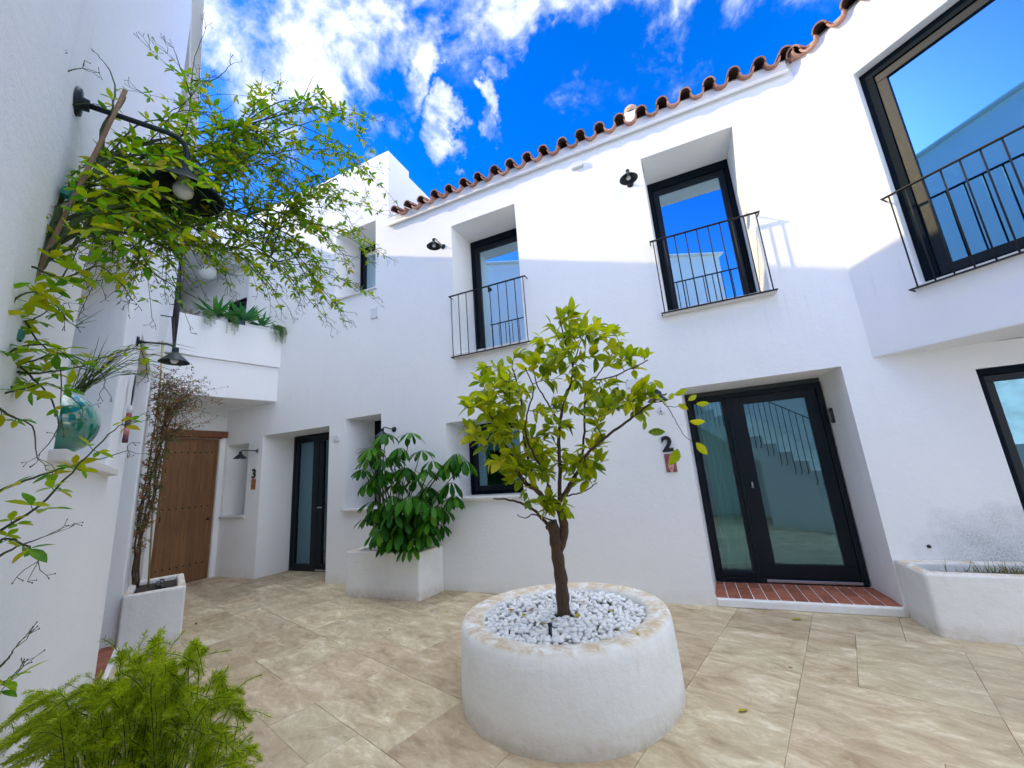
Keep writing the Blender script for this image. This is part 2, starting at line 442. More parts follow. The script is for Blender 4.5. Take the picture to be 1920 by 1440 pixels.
def leaf_mat(name, cols, trans=.35, rough=.42, gloss=.4, vein=False):
    """cols: 3-4 stops of leaf colour picked per leaf"""
    M = Mat(name); r = M.rnd(); N, L = M.N, M.L
    c = M.ramp(r, [(i/(len(cols)-1), cc) for i, cc in enumerate(cols)])
    c = M.mix(M.ramp(M.noise(45, 4, .6), [(.42, 0), (.75, .45)]), c, tuple(x*1.45 for x in cols[len(cols)//2]))
    M.set(Base_Color=c, Roughness=rough, Specular_IOR_Level=gloss)
    tl = N.new('ShaderNodeBsdfTranslucent')
    tc = M.mix(1.0, c, (1.5, 1.55, .55), 'MULTIPLY'); L.new(tc, tl.inputs['Color'])
    mx = N.new('ShaderNodeMixShader'); mx.inputs[0].default_value = trans
    L.new(M.b.outputs[0], mx.inputs[1]); L.new(tl.outputs[0], mx.inputs[2]); L.new(mx.outputs[0], M.out.inputs[0])
    return M.m
LEMON_LEAF = leaf_mat('lemon_leaf', [(.07, .15, .005), (.19, .27, .004), (.31, .36, .005), (.39, .42, .006), (.48, .44, .01)], .45, .40, .3)
JASMINE_LEAF = leaf_mat('jasmine_leaf', [(.04, .17, .015), (.10, .27, .008), (.22, .36, .005), (.34, .38, .005), (.42, .33, .010)], .5, .45, .3)
UMBRELLA_LEAF = leaf_mat('umbrella_plant_leaf', [(.010, .060, .006), (.016, .095, .006), (.032, .145, .007), (.09, .21, .008)], .22, .40, .16)
FERN_LEAF = leaf_mat('asparagus_fern_needle', [(.10, .18, .006), (.25, .36, .006), (.40, .48, .008), (.52, .56, .02)], .42, .5)
GRASS_LEAF = leaf_mat('grass_blade', [(.03, .085, .015), (.08, .14, .015), (.14, .17, .03)], .15, .5)
AGAVE_LEAF = leaf_mat('agave_leaf', [(.015, .12, .045), (.03, .18, .05), (.09, .24, .03)], .2, .4, .3)
TRAIL_LEAF = leaf_mat('trailing_fern_leaf', [(.03, .12, .05), (.07, .17, .05), (.14, .20, .03)], .35, .5, .3)
RED_LEAF = leaf_mat('dry_red_leaf', [(.10, .025, .02), (.16, .05, .03), (.09, .06, .02), (.06, .07, .015)], .25, .6)
DRY_LEAF = leaf_mat('fallen_leaf_brown', [(.16, .06, .015), (.28, .14, .03), (.35, .22, .04)], .2, .6)
YELLOW_LEAF = leaf_mat('fallen_leaf_yellow', [(.35, .30, .02), (.45, .38, .05)], .2, .6)

def bark(name, c0, c1, sc=1):
    M = Mat(name); n = M.noise(3, 8, .7, M.map((22*sc, 22*sc, 5*sc)), .6)
    c = M.ramp(n, [(.3, c0), (.7, c1)])
    M.set(Base_Color=c, Roughness=.85); M.bump(n, .7, .01); return M.m
LEMON_BARK = bark('lemon_bark', (.045, .022, .012), (.125, .075, .042))
CANE = bark('green_cane', (.030, .060, .022), (.085, .12, .035))
STAKE = bark('bamboo_stake', (.17, .10, .055), (.28, .18, .10))
TWIG = bark('twig_bark', (.07, .035, .022), (.15, .09, .05))
GREENTWIG = bark('green_twig', (.030, .055, .018), (.07, .09, .02))
SOIL = bark('potting_soil', (.012, .009, .007), (.05, .035, .024))
def pebble_mat():
    M = Mat('white_marble_pebble'); r = M.rnd(); n = M.noise(30, 5, .6)
    c = M.mix(M.ramp(n, [(.5, 0), (.8, .5)]), M.ramp(r, [(0, (.66, .66, .65)), (.5, (.84, .85, .86)), (1, (.78, .76, .72))]), (.62, .62, .61))
    M.set(Base_Color=c, Roughness=.42, Subsurface_Weight=0.0); return M.m
PEBBLE = pebble_mat()
STONE_SILL = plaster('stone_sill', base=(.72, .70, .67))
PLASTIC_W = plain('white_plastic', (.72, .74, .76), .4)
PLASTIC_B = plain('black_plastic', (.015, .016, .018), .4)
STEEL = plain('brushed_steel', (.55, .56, .58), .3, .9)
BULB = plain('opal_bulb', (.72, .74, .72), .25)
LAMPWHITE = plain('white_enamel_inside', (.70, .72, .72), .4)

# ------------------------------------------------------------------ house shells
def wall_mesh(fr, s_edges, z_edges, solid, T=.6, holes=()):
    """one welded wall: front at d=0, back at d=T; holes is a list of (s0,s1,z0,z1,ds0,ds1,dz1) whose back edge shifts (splayed reveals)"""
    se = sorted(set([round(x, 4) for x in s_edges] + [round(v, 4) for h in holes for v in h[:2]]))
    ze = sorted(set([round(x, 4) for x in z_edges] + [round(v, 4) for h in holes for v in h[2:4]]))
    def issolid(i, j):
        if i < 0 or j < 0 or i >= len(se)-1 or j >= len(ze)-1: return False
        s, z = (se[i]+se[i+1])/2, (ze[j]+ze[j+1])/2
        for h in holes:
            if h[0] < s < h[1] and h[2] < z < h[3]: return False
        return solid(s, z)
    mb = MB(); vid = {}
    def V(i, j, k):
        key = (i, j, k)
        if key not in vid:
            s, z = se[i], ze[j]
            if k:
                for h in holes:
                    if abs(s-h[0]) < 1e-4 and h[2]-1e-4 <= z <= h[3]+1e-4: s += h[4]
                    elif abs(s-h[1]) < 1e-4 and h[2]-1e-4 <= z <= h[3]+1e-4: s += h[5]
                    if abs(z-h[3]) < 1e-4 and h[0]-1e-4 <= se[i] <= h[1]+1e-4: z += h[6]
            vid[key] = len(mb.v); mb.v.append(fr(s, T if k else 0, z))
        return vid[key]
    for i in range(len(se)-1):
        for j in range(len(ze)-1):
            if not issolid(i, j): continue
            mb.f.append((V(i, j, 0), V(i+1, j, 0), V(i+1, j+1, 0), V(i, j+1, 0)))
            mb.f.append((V(i, j, 1), V(i, j+1, 1), V(i+1, j+1, 1), V(i+1, j, 1)))
            if not issolid(i-1, j): mb.f.append((V(i, j, 0), V(i, j+1, 0), V(i, j+1, 1), V(i, j, 1)))
            if not issolid(i+1, j): mb.f.append((V(i+1, j, 0), V(i+1, j, 1), V(i+1, j+1, 1), V(i+1, j+1, 0)))
            if not issolid(i, j-1): mb.f.append((V(i, j, 0), V(i, j, 1), V(i+1, j, 1), V(i+1, j, 0)))
            if not issolid(i, j+1): mb.f.append((V(i, j+1, 0), V(i+1, j+1, 0), V(i+1, j+1, 1), V(i, j+1, 1)))
    return mb

MAIN = Fr((0, 4.9), 0)
OBL = Fr((1.85, 4.9), -42)
LEFT = Fr((-5.53, 2.35), 153.4)
END = Fr((-8.44, 4.0), 87)

house = thing('courtyard_house', 'white plastered two-storey house with clay tile eave and anthracite windows facing the courtyard', 'house', (-1, 5.2, 0))
H_MAIN = [  # s0 s1 z0 z1 splay-left splay-right splay-top
    (-7.272, -5.556, 0.0, 2.515, .12, 0, 0), (-5.18, -4.412, 1.11, 2.588, .10, 0, 0), (-3.192, -2.02, 1.20, 2.29, .05, 0, 0),
    (-8.32, -7.668, 1.07, 2.42, 0, 0, 0), (0.055, 1.585, 0.085, 2.33, .045, -.04, 0),
    (-2.945, -1.812, 3.29, 5.51, .03, 0, 0), (0.048, 1.143, 3.27, 5.495, .03, -.01, 0), (-5.512, -4.537, 4.84, 6.186, .045, 0, 0),
    (2.545, 4.6, .84, 2.135, 0, 0, 0)]
def solid_main(s, z):
    if s < -8.06: return z < 4.2 or z > 6.41
    if s < -4.236: return z < 7.56
    if s < 1.85: return z < 6.08
    return z < 2.365
wall_mesh(MAIN, [-8.44, -8.06, -4.236, 1.85, 6.5], [0, 2.365, 4.2, 6.08, 6.41, 7.56],
          lambda s, z: solid_main(s, z) and not (s < -8.06 and z > 6.41), .6, H_MAIN).build('wall', WHITE_STAINED, house, bevel=.012)
H_OBL = [(.487, 2.7, 2.93, 5.33, 0, 0, 0)]
wall_mesh(OBL, [-.03, 5.2], [2.365, 6.05], lambda s, z: True, .6, H_OBL).build('wall', WHITE, house, bevel=.012)
# soffit under the turned upper storey
mb = MB(); p1 = OBL(5.1, .05, 0)
mb.prism([(1.9, 4.897), (1.9+.05, 4.85), (p1.x, p1.y), (p1.x+2.5, p1.y), (p1.x+2.5, 5.6), (1.9, 5.6)], 2.372, 2.60)
mb.build('soffit', WHITE, house)
# end wall round the plank door
wall_mesh(END, [-2.2, .9], [0, 3.9], lambda s, z: True, .4, [(-.085, .805, 0, 2.56, 0, 0, 0)]).build('wall', WHITE, house, bevel=.01)
# end wall above the loggia
LOG = Fr((-8.06, 4.9), 78)
wall_mesh(LOG, [-2.3, 0], [6.40, 7.43], lambda s, z: True, .4).build('wall', WHITE, house, bevel=.012)
# tower body behind the parapet
mb = MB(); mb.box(-8.05, -4.242, 5.502, 8.2, 6.0, 7.44); mb.build('tower', WHITE, house, bevel=.015)
# loggia room
mb = MB()
mb.box(-11.2, -8.06, 2.2, 6.0, 6.415, 6.55)
mb.build('ceiling', plain('loggia_ceiling', (.62, .64, .65), .9), house)
mb = MB()
mb.box(-11.4, -11.2, 2.2, 6.0, 3.9, 6.41)
lw = wall_mesh(Fr((-11.2, 5.0), 0), [0, 3.12], [3.9, 6.41], lambda s, z: True, .2, [(2.30, 2.955, 4.0, 5.66, 0, 0, 0)])
b = len(mb.v); mb.v += lw.v; mb.f += [tuple(i+b for i in f) for f in lw.f]
mb.build('wall', WHITE, house)
mb = MB(); mb.box(-11.2, -8.07, 2.6, 4.99, 3.75, 3.9); mb.build('floor', STONE_SILL, house)

# balcony: slab, lower band, planter band
BAL = Fr((-6.905, 4.9), 75)       # s<0 towards the left building, d inward = -X side
def bal_left(d): return -1.86
bs0 = -1.79
mb = MB(); mb.fbox(BAL, bs0, 0, .045, 1.7, 3.13, 3.79); mb.build('balcony_slab', WHITE, house, bevel=.012)
mb = MB()
mb.fbox(BAL, bs0, 0, 0, .10, 3.793, 4.50); mb.fbox(BAL, bs0, 0, .10, .42, 3.793, 4.30); mb.fbox(BAL, bs0, 0, .42, .50, 3.793, 4.50)
mb.build('balcony_planter', WHITE, house)
mb = MB(); mb.fbox(BAL, bs0+.01, -.01, .103, .417, 4.302, 4.44); mb.build('soil', SOIL, house)

# niche back
mb = MB(); mb.box(-8.40, -7.60, 5.503, 5.6, .95, 2.55); mb.build('niche_back', WHITE, house)

# cornice and bead
mb = MB(); mb.box(-4.232, 1.80, 4.845, 4.9, 5.945, 6.075)
mb.build('cornice', WHITE, house, bevel=.006)
mb = MB(); mb.tube([(-4.22, 4.848, 5.935), (1.80, 4.848, 5.935)], .022, 10); mb.build('cornice_bead', WHITE, house, smooth=True)

# sills
def sill(fr, s0, s1, z, out=.05, th=.032, depth=.56):
    mb = MB(); mb.fbox(fr, s0-.035, s1+.035, -out, -.001, z-th, z+.003)
    mb.fbox(fr, s0+.002, s1-.002, -.001, depth, z-th, z+.003)
    return mb.build('sill', STONE_SILL, house, bevel=.004)
sill(MAIN, -5.18, -4.412, 1.115); sill(MAIN, -3.192, -2.02, 1.205); sill(MAIN, -8.32, -7.668, 1.075, .045)
sill(MAIN, -2.945, -1.812, 3.285, .09, .04); sill(MAIN, .048, 1.143, 3.265, .09, .04); sill(MAIN, -5.512, -4.537, 4.845, .035, .03)
sill(OBL, .487, 2.7, 2.925, .04, .03, .1)

# ------------------------------------------------------------------ windows
def ring(mb, fr, s0, s1, z0, z1, d0, d1, w, wt=None, wb=None):
    wt = wt or w; wb = wb or w
    mb.fbox(fr, s0, s1, d0, d1, z1-wt, z1); mb.fbox(fr, s0, s1, d0, d1, z0, z0+wb)
    mb.fbox(fr, s0, s0+w, d0, d1, z0+wb, z1-wt); mb.fbox(fr, s1-w, s1, d0, d1, z0+wb, z1-wt)
def window(fr, s0, s1, z0, z1, d, gl, fw=.06, sw=.075, head=.06, room=1.4, owner=None, name='window', roomz=None, mull=()):
    mb = MB(); ring(mb, fr, s0, s1, z0, z1, d, d+.08, fw, head, .05)
    w = mb.build(name, FRAME_OUT, owner or house, bevel=.003)
    cells = [s0+fw] + [x for mm in mull for x in (mm-.03, mm+.03)] + [s1-fw]
    mbm = MB()
    for mm in mull: mbm.fbox(fr, mm-.03, mm+.03, d+.004, d+.076, z0+.05, z1-head)
    if mull: mbm.build('mullion', FRAME, w, bevel=.003)
    for k in range(0, len(cells), 2):
        a, b_ = cells[k]+.003, cells[k+1]-.003
        mb = MB(); ring(mb, fr, a, b_, z0+.053, z1-head-.003, d+.018, d+.07, sw)
        sa = mb.build('sash', FRAME, w, bevel=.004)
        mb = MB(); mb.fbox(fr, a+sw-.002, b_-sw+.002, d+.042, d+.050, z0+.053+sw-.002, z1-head-.003-sw+.002)
        mb.build('pane', gl, w)
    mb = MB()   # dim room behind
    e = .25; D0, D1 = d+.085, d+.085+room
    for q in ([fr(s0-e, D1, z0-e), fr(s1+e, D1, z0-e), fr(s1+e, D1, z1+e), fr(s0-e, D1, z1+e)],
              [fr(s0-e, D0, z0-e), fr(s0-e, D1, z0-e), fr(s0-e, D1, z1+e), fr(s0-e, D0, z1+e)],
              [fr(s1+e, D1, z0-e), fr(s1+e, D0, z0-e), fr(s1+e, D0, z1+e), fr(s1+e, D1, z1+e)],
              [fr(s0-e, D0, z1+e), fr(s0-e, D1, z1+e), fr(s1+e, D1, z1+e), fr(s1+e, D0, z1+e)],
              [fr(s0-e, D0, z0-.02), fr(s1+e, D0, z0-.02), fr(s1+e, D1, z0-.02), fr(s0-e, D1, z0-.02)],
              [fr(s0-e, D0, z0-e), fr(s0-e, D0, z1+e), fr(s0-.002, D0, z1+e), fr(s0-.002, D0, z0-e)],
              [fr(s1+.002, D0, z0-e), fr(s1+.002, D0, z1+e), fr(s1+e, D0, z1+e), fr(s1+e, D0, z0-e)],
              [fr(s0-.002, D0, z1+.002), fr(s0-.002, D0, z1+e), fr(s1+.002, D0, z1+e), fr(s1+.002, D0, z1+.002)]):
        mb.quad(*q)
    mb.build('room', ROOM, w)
    return w
window(MAIN, -2.915, -1.812, 3.292, 5.508, .575, GLASS_SKY, .065, .085, .12)
window(MAIN, .078, 1.133, 3.272, 5.493, .575, GLASS_SKY, .06, .075, .12)
window(MAIN, -5.467, -4.537, 4.848, 6.184, .575, GLASS_SKY, .05, .065, .05)
window(MAIN, -5.08, -4.412, 1.118, 2.586, .575, GLASS_DOOR, .05, .065)
window(MAIN, -3.142, -2.02, 1.208, 2.288, .575, GLASS_DOOR, .05, .075)
window(MAIN, 2.547, 4.598, .842, 2.133, .03, GLASS_LOW, .05, .06, mull=(3.57,))
window(OBL, .489, 2.698, 2.932, 5.328, .10, GLASS_BIG, .10, .085, .10)
LW2 = Fr((-11.2, 5.0), 0)
window(LW2, 2.302, 2.953, 4.002, 5.658, .02, GLASS_DOOR, .05, .06, room=.5)

def glazed_door(fr, s0, s1, z0, z1, d, cells, curtain_spans, thr):
    """cells: list of (s0,s1,is_door) glass leaves inside one frame"""
    mb = MB(); ring(mb, fr, s0, s1, z0, z1, d, d+.09, .055, .06, .05)
    w = mb.build('glazed_door', FRAME, house, bevel=.004)
    for a, b_, (g0, g1, gz0, gz1) in cells:
        mb = MB(); D = (d+.012, d+.07)
        mb.fbox(fr, a, b_, *D, gz1, z1-.062); mb.fbox(fr, a, b_, *D, z0+.052, gz0)
        mb.fbox(fr, a, g0, *D, gz0, gz1); mb.fbox(fr, g1, b_, *D, gz0, gz1)
        mb.build('door_leaf', FRAME, w, bevel=.004)
        mb = MB(); mb.fbox(fr, g0-.002, g1+.002, d+.038, d+.046, gz0-.002, gz1+.002)
        mb.build('pane', GLASS_DOOR, w)
    a, b_ = thr
    mb = MB(); mb.fbox(fr, a, b_, d-.012, d+.012, z0+.012, z0+.04); mb.build('threshold_strip', STEEL, w, bevel=.003)
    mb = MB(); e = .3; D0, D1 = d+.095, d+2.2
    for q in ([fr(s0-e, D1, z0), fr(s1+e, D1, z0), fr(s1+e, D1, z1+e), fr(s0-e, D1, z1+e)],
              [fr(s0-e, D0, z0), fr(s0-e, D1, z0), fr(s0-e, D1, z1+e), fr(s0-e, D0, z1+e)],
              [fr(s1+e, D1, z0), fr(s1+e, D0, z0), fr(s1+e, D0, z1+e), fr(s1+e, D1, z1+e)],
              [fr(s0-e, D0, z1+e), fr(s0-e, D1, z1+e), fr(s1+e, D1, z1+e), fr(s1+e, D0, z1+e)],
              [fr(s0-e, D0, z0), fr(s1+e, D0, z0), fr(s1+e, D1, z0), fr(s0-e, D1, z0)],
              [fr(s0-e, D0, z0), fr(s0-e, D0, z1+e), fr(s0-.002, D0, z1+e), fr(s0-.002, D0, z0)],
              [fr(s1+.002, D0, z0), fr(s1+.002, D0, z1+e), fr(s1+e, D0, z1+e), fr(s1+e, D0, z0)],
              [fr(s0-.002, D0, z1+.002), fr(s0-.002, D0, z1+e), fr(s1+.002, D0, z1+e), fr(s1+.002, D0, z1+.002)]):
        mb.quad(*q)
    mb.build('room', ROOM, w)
    return w
d2 = glazed_door(MAIN, .105, 1.535, .095, 2.275, .555,
                 [(.163, .545, (.19, .50, .21, 2.19)), (.585, 1.478, (.735, 1.37, .29, 2.12))], None, (.62, 1.48))
mb = MB(); mb.fbox(MAIN, .545, .585, .56, .64, .147, 2.213); mb.build('mullion', FRAME, d2, bevel=.003)
mb = MB(); mb.tube([MAIN(.66, .535, 1.14), MAIN(.66, .567, 1.14)], .012, 12); mb.tube([MAIN(.66, .535, 1.13), MAIN(.66, .535, 1.20)], .008, 8)
mb.build('handle', STEEL, d2, smooth=True)
mb = MB(); mb.tube([MAIN(1.05, .60, 1.0), MAIN(1.10, .60, 1.0)], .008, 6)
d3 = glazed_door(MAIN, -7.15, -5.56, .004, 2.505, .562,
                 [(-7.09, -6.55, (-7.02, -6.62, .12, 2.36)), (-6.45, -5.62, (-6.33, -5.75, .14, 2.36))], None, (-6.45, -5.62))
mb = MB(); mb.fbox(MAIN, -6.55, -6.45, .567, .647, .056, 2.443); mb.build('mullion', FRAME, d3, bevel=.003)
mb = MB(); mb.tube([MAIN(-6.40, .52, 1.12), MAIN(-6.40, .575, 1.12)], .010, 10); mb.tube([MAIN(-6.40, .52, 1.12), MAIN(-6.29, .52, 1.12)], .009, 8)
mb.build('handle', STEEL, d3, smooth=True)

def curtain(fr, s0, s1, z0, z1, d, label, waves=9):
    mb = MB(); n = waves*8; rows = 5
    for j in range(rows+1):
        for i in range(n+1):
            u = i/n; z = z0 + (z1-z0)*j/rows
            amp = .028*(1.15-.5*j/rows)
            s = s0 + (s1-s0)*u
            mb.v.append(fr(s + .01*math.sin(u*31+j), d + amp*math.sin(u*waves*2*PI + .3*math.sin(j*1.1)) + .012*math.sin(u*17+j*.7), z))
    for j in range(rows):
        for i in range(n):
            a = j*(n+1)+i; mb.f.append((a, a+1, a+n+2, a+n+1))
    o = mb.build('curtain', CURTAIN, None, smooth=True)
    so = o.modifiers.new('thick', 'SOLIDIFY'); so.thickness = .002
    return tag(o, label, 'curtain')
curtain(MAIN, .24, .50, .14, 2.3, .70, 'pale green curtain behind the side glass of the double door beside the number 2', 4)
curtain(MAIN, -7.03, -6.58, .05, 2.45, .71, 'pale green curtain behind the glazed door deep in the recess near the number 3', 6)

# ------------------------------------------------------------------ juliet railings
def railing(fr, s0, s1, zt, zb, out, nb, name='balcony_railing', owner=None, s_first=None, s_last=None, curl=.03):
    mb = MB()
    r = MB()
    def flat(z, e):
        nonlocal r
        # flat bar with ends turned back towards the wall
        r.fbox(fr, s0-e, s1+e, -out-.016, -out+.016, z-.006, z+.006)
        r.fbox(fr, s0-e, s0-e+.014, -out+.016, -.004, z-.006, z+.006)
        r.fbox(fr, s1+e-.014, s1+e, -out+.016, -.004, z-.006, z+.006)
    flat(zt, curl)
    root = r.build(name, IRON, owner or house, bevel=.003)
    r = MB(); flat(zb, curl); r.build('bottom_rail', IRON, root, bevel=.003)
    a = s_first if s_first is not None else s0+.01; b_ = s_last if s_last is not None else s1-.01
    for k in range(nb):
        s = a + (b_-a)*k/(nb-1)
        q = MB(); q.tube([fr(s, -out, zb+.006), fr(s, -out, zt-.006)], .0065, 8)
        q.build('bar', IRON, root, smooth=True)
    return root
railing(MAIN, -2.955, -1.73, 4.225, 3.245, .10, 10)
railing(MAIN, .02, 1.16, 4.21, 3.25, .10, 10)
railing(OBL, .46, 2.75, 3.835, 2.885, .10, 20, s_first=.49)

# ------------------------------------------------------------------ brick step at the double door
def brick_step(fr, s0, s1, d0, d1, ztop, kerb, owner, nw, nd, seedv, front=.045):
    rnd = random.Random(seedv)
    mb = MB(); mb.fbox(fr, s0, s1, d0+.02, d1, .0, ztop-.010); base = mb.build('step_bed', MORTAR, owner)
    w = (s1-s0)/nw; L = (d1-d0)/nd
    for i in range(nw):
        offv = (i % 2)*.5
        y = d0 - offv*L
        while y < d1-.02:
            a, b_ = max(y, d0), min(y+L, d1)
            if b_-a > .03:
                q = MB(); g = .004; dz = rnd.uniform(-.002, .002)
                q.fbox(fr, s0+i*w+g, s0+(i+1)*w-g, a+g, b_-g, ztop-.03, ztop+dz)
                q.build('brick', BRICK, base, bevel=.004, seg=1)
            y += L
    q = MB(); q.fbox(fr, s0+.004, s1-.004, d0-front, d0+.018, 0.0, kerb); q.build('kerb', WHITE, base, bevel=.012)
    return base
brick_step(MAIN, .062, 1.578, .0, .552, .092, .078, house, 13, 2.3, 3, .02)
# thin plastered upstand running out to the planter
mb = MB(); mb.fbox(MAIN, -.02, .058, -.006, -.001, 0, .08); 

# ------------------------------------------------------------------ plank door
door = MB(); ring(door, END, -.083, .803, .0, 2.558, .05, .16, .045, .045, .01)
dr = door.build('plank_door', DOORWOOD, house, bevel=.003)
edges = [-.036, .085, .20, .315, .43, .545, .66, .757]
for a, b_ in zip(edges[:-1], edges[1:]):
    q = MB(); q.fbox(END, a+.0008, b_-.0008, .058, .115, .014, 2.51); q.build('plank', DOORWOOD, dr, bevel=.0015, seg=1)
for zz in (.30, 1.30, 2.30):
    for k in range(8):
        s = .01 + k*.0995
        q = MB(); q.lathe([(.0, .012), (.010, .009), (.0155, .0)], END(s, .058, zz), 8, axis=END(0, -1, 0)-END(0, 0, 0))
        q.build('stud', IRON, dr, smooth=True)
q = MB(); q.lathe([(.0, .05), (.022, .045), (.026, .03), (.012, .02), (.012, 0)], END(.715, .058, 1.06), 12, axis=END(0, -1, 0)-END(0, 0, 0))
q.build('handle', IRON, dr, smooth=True)
q = MB(); q.fbox(END, -.02, -.004, .05, .058, 1.10, 1.19); q.fbox(END, -.02, -.004, .05, .058, 1.93, 2.02); q.build('hinge', IRON, dr)
q = MB(); q.fbox(END, -.16, .895, -.075, .05, 2.585, 2.705); q.build('lintel_beam', BEAMWOOD, house, bevel=.006)
q = MB(); q.fbox(END, -.10, .82, -.02, .05, 2.562, 2.583); q.build('lintel_board', BEAMWOOD, house)
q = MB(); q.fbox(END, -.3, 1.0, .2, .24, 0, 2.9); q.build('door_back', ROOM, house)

# ------------------------------------------------------------------ roof tiles
def tile_mesh(convex, L=.44, r0=.086, r1=.070, th=.017, n=9):
    r0 = .077 if convex else .096
    """half-pipe clay tile, mouth at y=0, running back along +y"""
    mb = MB(); sgn = 1 if convex else -1
    for (y, r) in ((0, r0 if convex else r1+.012), (L, r1 if convex else r0)):
        for layer in (0, 1):
            rr = r - th*layer
            for k in range(n):
                a = PI*k/(n-1)
                mb.v.append(Vector((rr*math.cos(a), y, sgn*rr*math.sin(a)*.98)))
    def I(e, l, k): return e*2*n + l*n + k
    for k in range(n-1):
        mb.f.append((I(0, 0, k), I(0, 0, k+1), I(1, 0, k+1), I(1, 0, k)))
        mb.f.append((I(0, 1, k+1), I(0, 1, k), I(1, 1, k), I(1, 1, k+1)))
        mb.f.append((I(0, 0, k+1), I(0, 0, k), I(0, 1, k), I(0, 1, k+1)))
        mb.f.append((I(1, 0, k), I(1, 0, k+1), I(1, 1, k+1), I(1, 1, k)))
    for k in (0, n-1): mb.f.append((I(0, 0, k), I(1, 0, k), I(1, 1, k), I(0, 1, k)))
    me = bpy.data.meshes.new('roof_tile'); me.from_pydata([tuple(v) for v in mb.v], [], mb.f); me.update()
    for p in me.polygons: p.use_smooth = len(p.vertices) == 4 and True
    me.materials.append(ROOFCOVER if convex else ROOFPAN); me.materials.append(ROOFSHADE)
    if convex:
        for i in range(n-1): me.polygons[i*4+1].material_index = 1  # inner faces of the cover carry the painted shade
    try: me.set_sharp_from_angle(angle=R(40))
    except Exception: pass
    return me
TC, TP = tile_mesh(True), tile_mesh(False)
rf = MB()   # roof deck carrying the tiles
rf.box8([(-4.24, 4.87, 6.08), (2.0, 4.87, 6.08), (2.0, 9, 7.45), (-4.24, 9, 7.45), (-4.24, 4.87, 6.11), (2.0, 4.87, 6.11), (2.0, 9, 7.48), (-4.24, 9, 7.48)])
e0, e1 = OBL(0, .02, 0), OBL(5.2, .02, 0); e2, e3 = OBL(5.2, 4, 0), OBL(0, 4, 0)
rf.box8([(e0.x, e0.y, 6.05), (e1.x, e1.y, 6.05), (e2.x, e2.y, 7.4), (e3.x, e3.y, 7.4), (e0.x, e0.y, 6.09), (e1.x, e1.y, 6.09), (e2.x, e2.y, 7.44), (e3.x, e3.y, 7.44)])
roof = rf.build('roof', MORTAR, house)
SL = R(18.4)
def place_tile(me, p, az):
    o = bpy.data.objects.new('roof_tile', me)
    link(o, roof, p)
    o.rotation_euler = (Matrix.Rotation(az + random.uniform(-.03, .03), 3, 'Z') @ Matrix.Rotation(SL + random.uniform(-.03, .02), 3, 'X') @ Matrix.Rotation(random.uniform(-.06, .06), 3, 'Y')).to_euler()
    s = random.uniform(.96, 1.04); o.scale = (s, 1, s)
    return o
x0 = .156 - .274*15 - .012
for k in range(0, 23):
    x = x0 + .274*k + random.uniform(-.008, .008)
    if -4.30 < x < 2.06:
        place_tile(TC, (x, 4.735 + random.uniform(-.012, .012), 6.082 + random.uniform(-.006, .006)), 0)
    xp = x + .137
    if -4.35 < xp < 2.0:
        place_tile(TP, (xp, 4.745 + random.uniform(-.015, .01), 6.068 + random.uniform(-.005, .005)), 0)
for row in (1, 2, 3):
    for k in range(0, 23):
        x = x0 + .274*k
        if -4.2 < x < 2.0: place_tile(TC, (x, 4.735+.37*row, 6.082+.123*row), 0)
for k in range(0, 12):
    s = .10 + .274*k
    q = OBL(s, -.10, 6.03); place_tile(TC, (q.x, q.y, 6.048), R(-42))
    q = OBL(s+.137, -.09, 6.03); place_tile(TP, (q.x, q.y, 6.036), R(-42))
# upper field of the roof, a wavy tile sheet
mb = MB(); nx = 120
for j, (y, z) in enumerate(((6.1, 6.60), (9.0, 7.56))):
    for i in range(nx+1):
        x = -4.2 + 6.2*i/nx; mb.v.append(Vector((x, y, z + .05*math.cos((x-x0)/.274*2*PI))))
for i in range(nx): mb.f.append((i, i+1, nx+1+i+1, nx+1+i))
mb.build('roof_tile_field', ROOFTILE, roof, smooth=True)['kind'] = 'stuff'
# small gabled chimney vent
mb = MB(); cx, cy = .03, 5.8
mb.box8([(cx-.24, cy-.2, 6.3), (cx+.24, cy-.2, 6.3), (cx+.24, cy+.2, 6.3), (cx-.24, cy+.2, 6.3), (cx-.10, cy-.08, 7.10), (cx+.12, cy-.08, 7.10), (cx+.12, cy+.08, 7.10), (cx-.10, cy+.08, 7.10)])
ch = mb.build('chimney', WHITE, roof, bevel=.02)
mb = MB(); mb.lathe([(.10, 7.09), (.115, 7.13), (.10, 7.19), (.06, 7.235), (0, 7.25)], (cx, cy, 0), 16); mb.build('chimney_cap', brick_mat('pale_clay', (.45, .28, .18), (.60, .42, .30)), ch, smooth=True)

# ------------------------------------------------------------------ left building
left = thing('left_house', 'tall white building along the left edge with grazing window recesses and flat eave', 'house', (-4, 1.2, 0))
H_L = [(-3.78, -2.36, 1.74, 3.03, 0, 0, 0), (-1.43, .06, .0, 2.965, 0, 0, 0), (-.86, .86, 5.0, 7.30, 0, 0, 0), (-6.9, -5.3, 3.4, 5.3, 0, 0, 0)]
wall_mesh(LEFT, [-8.2, 6.4], [0, 7.37], lambda s, z: True, .5, H_L).build('wall', WHITE, left, bevel=.014)
mb = MB(); mb.fbox(LEFT, -8.3, 6.4, -.11, 5.0, 7.372, 7.41); mb.build('roof', WHITE, left, bevel=.004)
mb = MB(); mb.fbox(LEFT, -3.86, -2.27, -.045, .46, 1.70, 1.742); mb.build('sill', STONE_SILL, left, bevel=.004)
window(LEFT, -3.775, -2.365, 1.745, 3.025, .44, GLASS_SKY, .05, .06, owner=left)
window(LEFT, -.855, .855, 5.003, 7.295, .40, GLASS_SKY, .06, .07, owner=left, mull=(0,))
window(LEFT, -6.895, -5.305, 3.405, 5.295, .40, GLASS_SKY, .06, .07, owner=left, mull=(-6.1,))
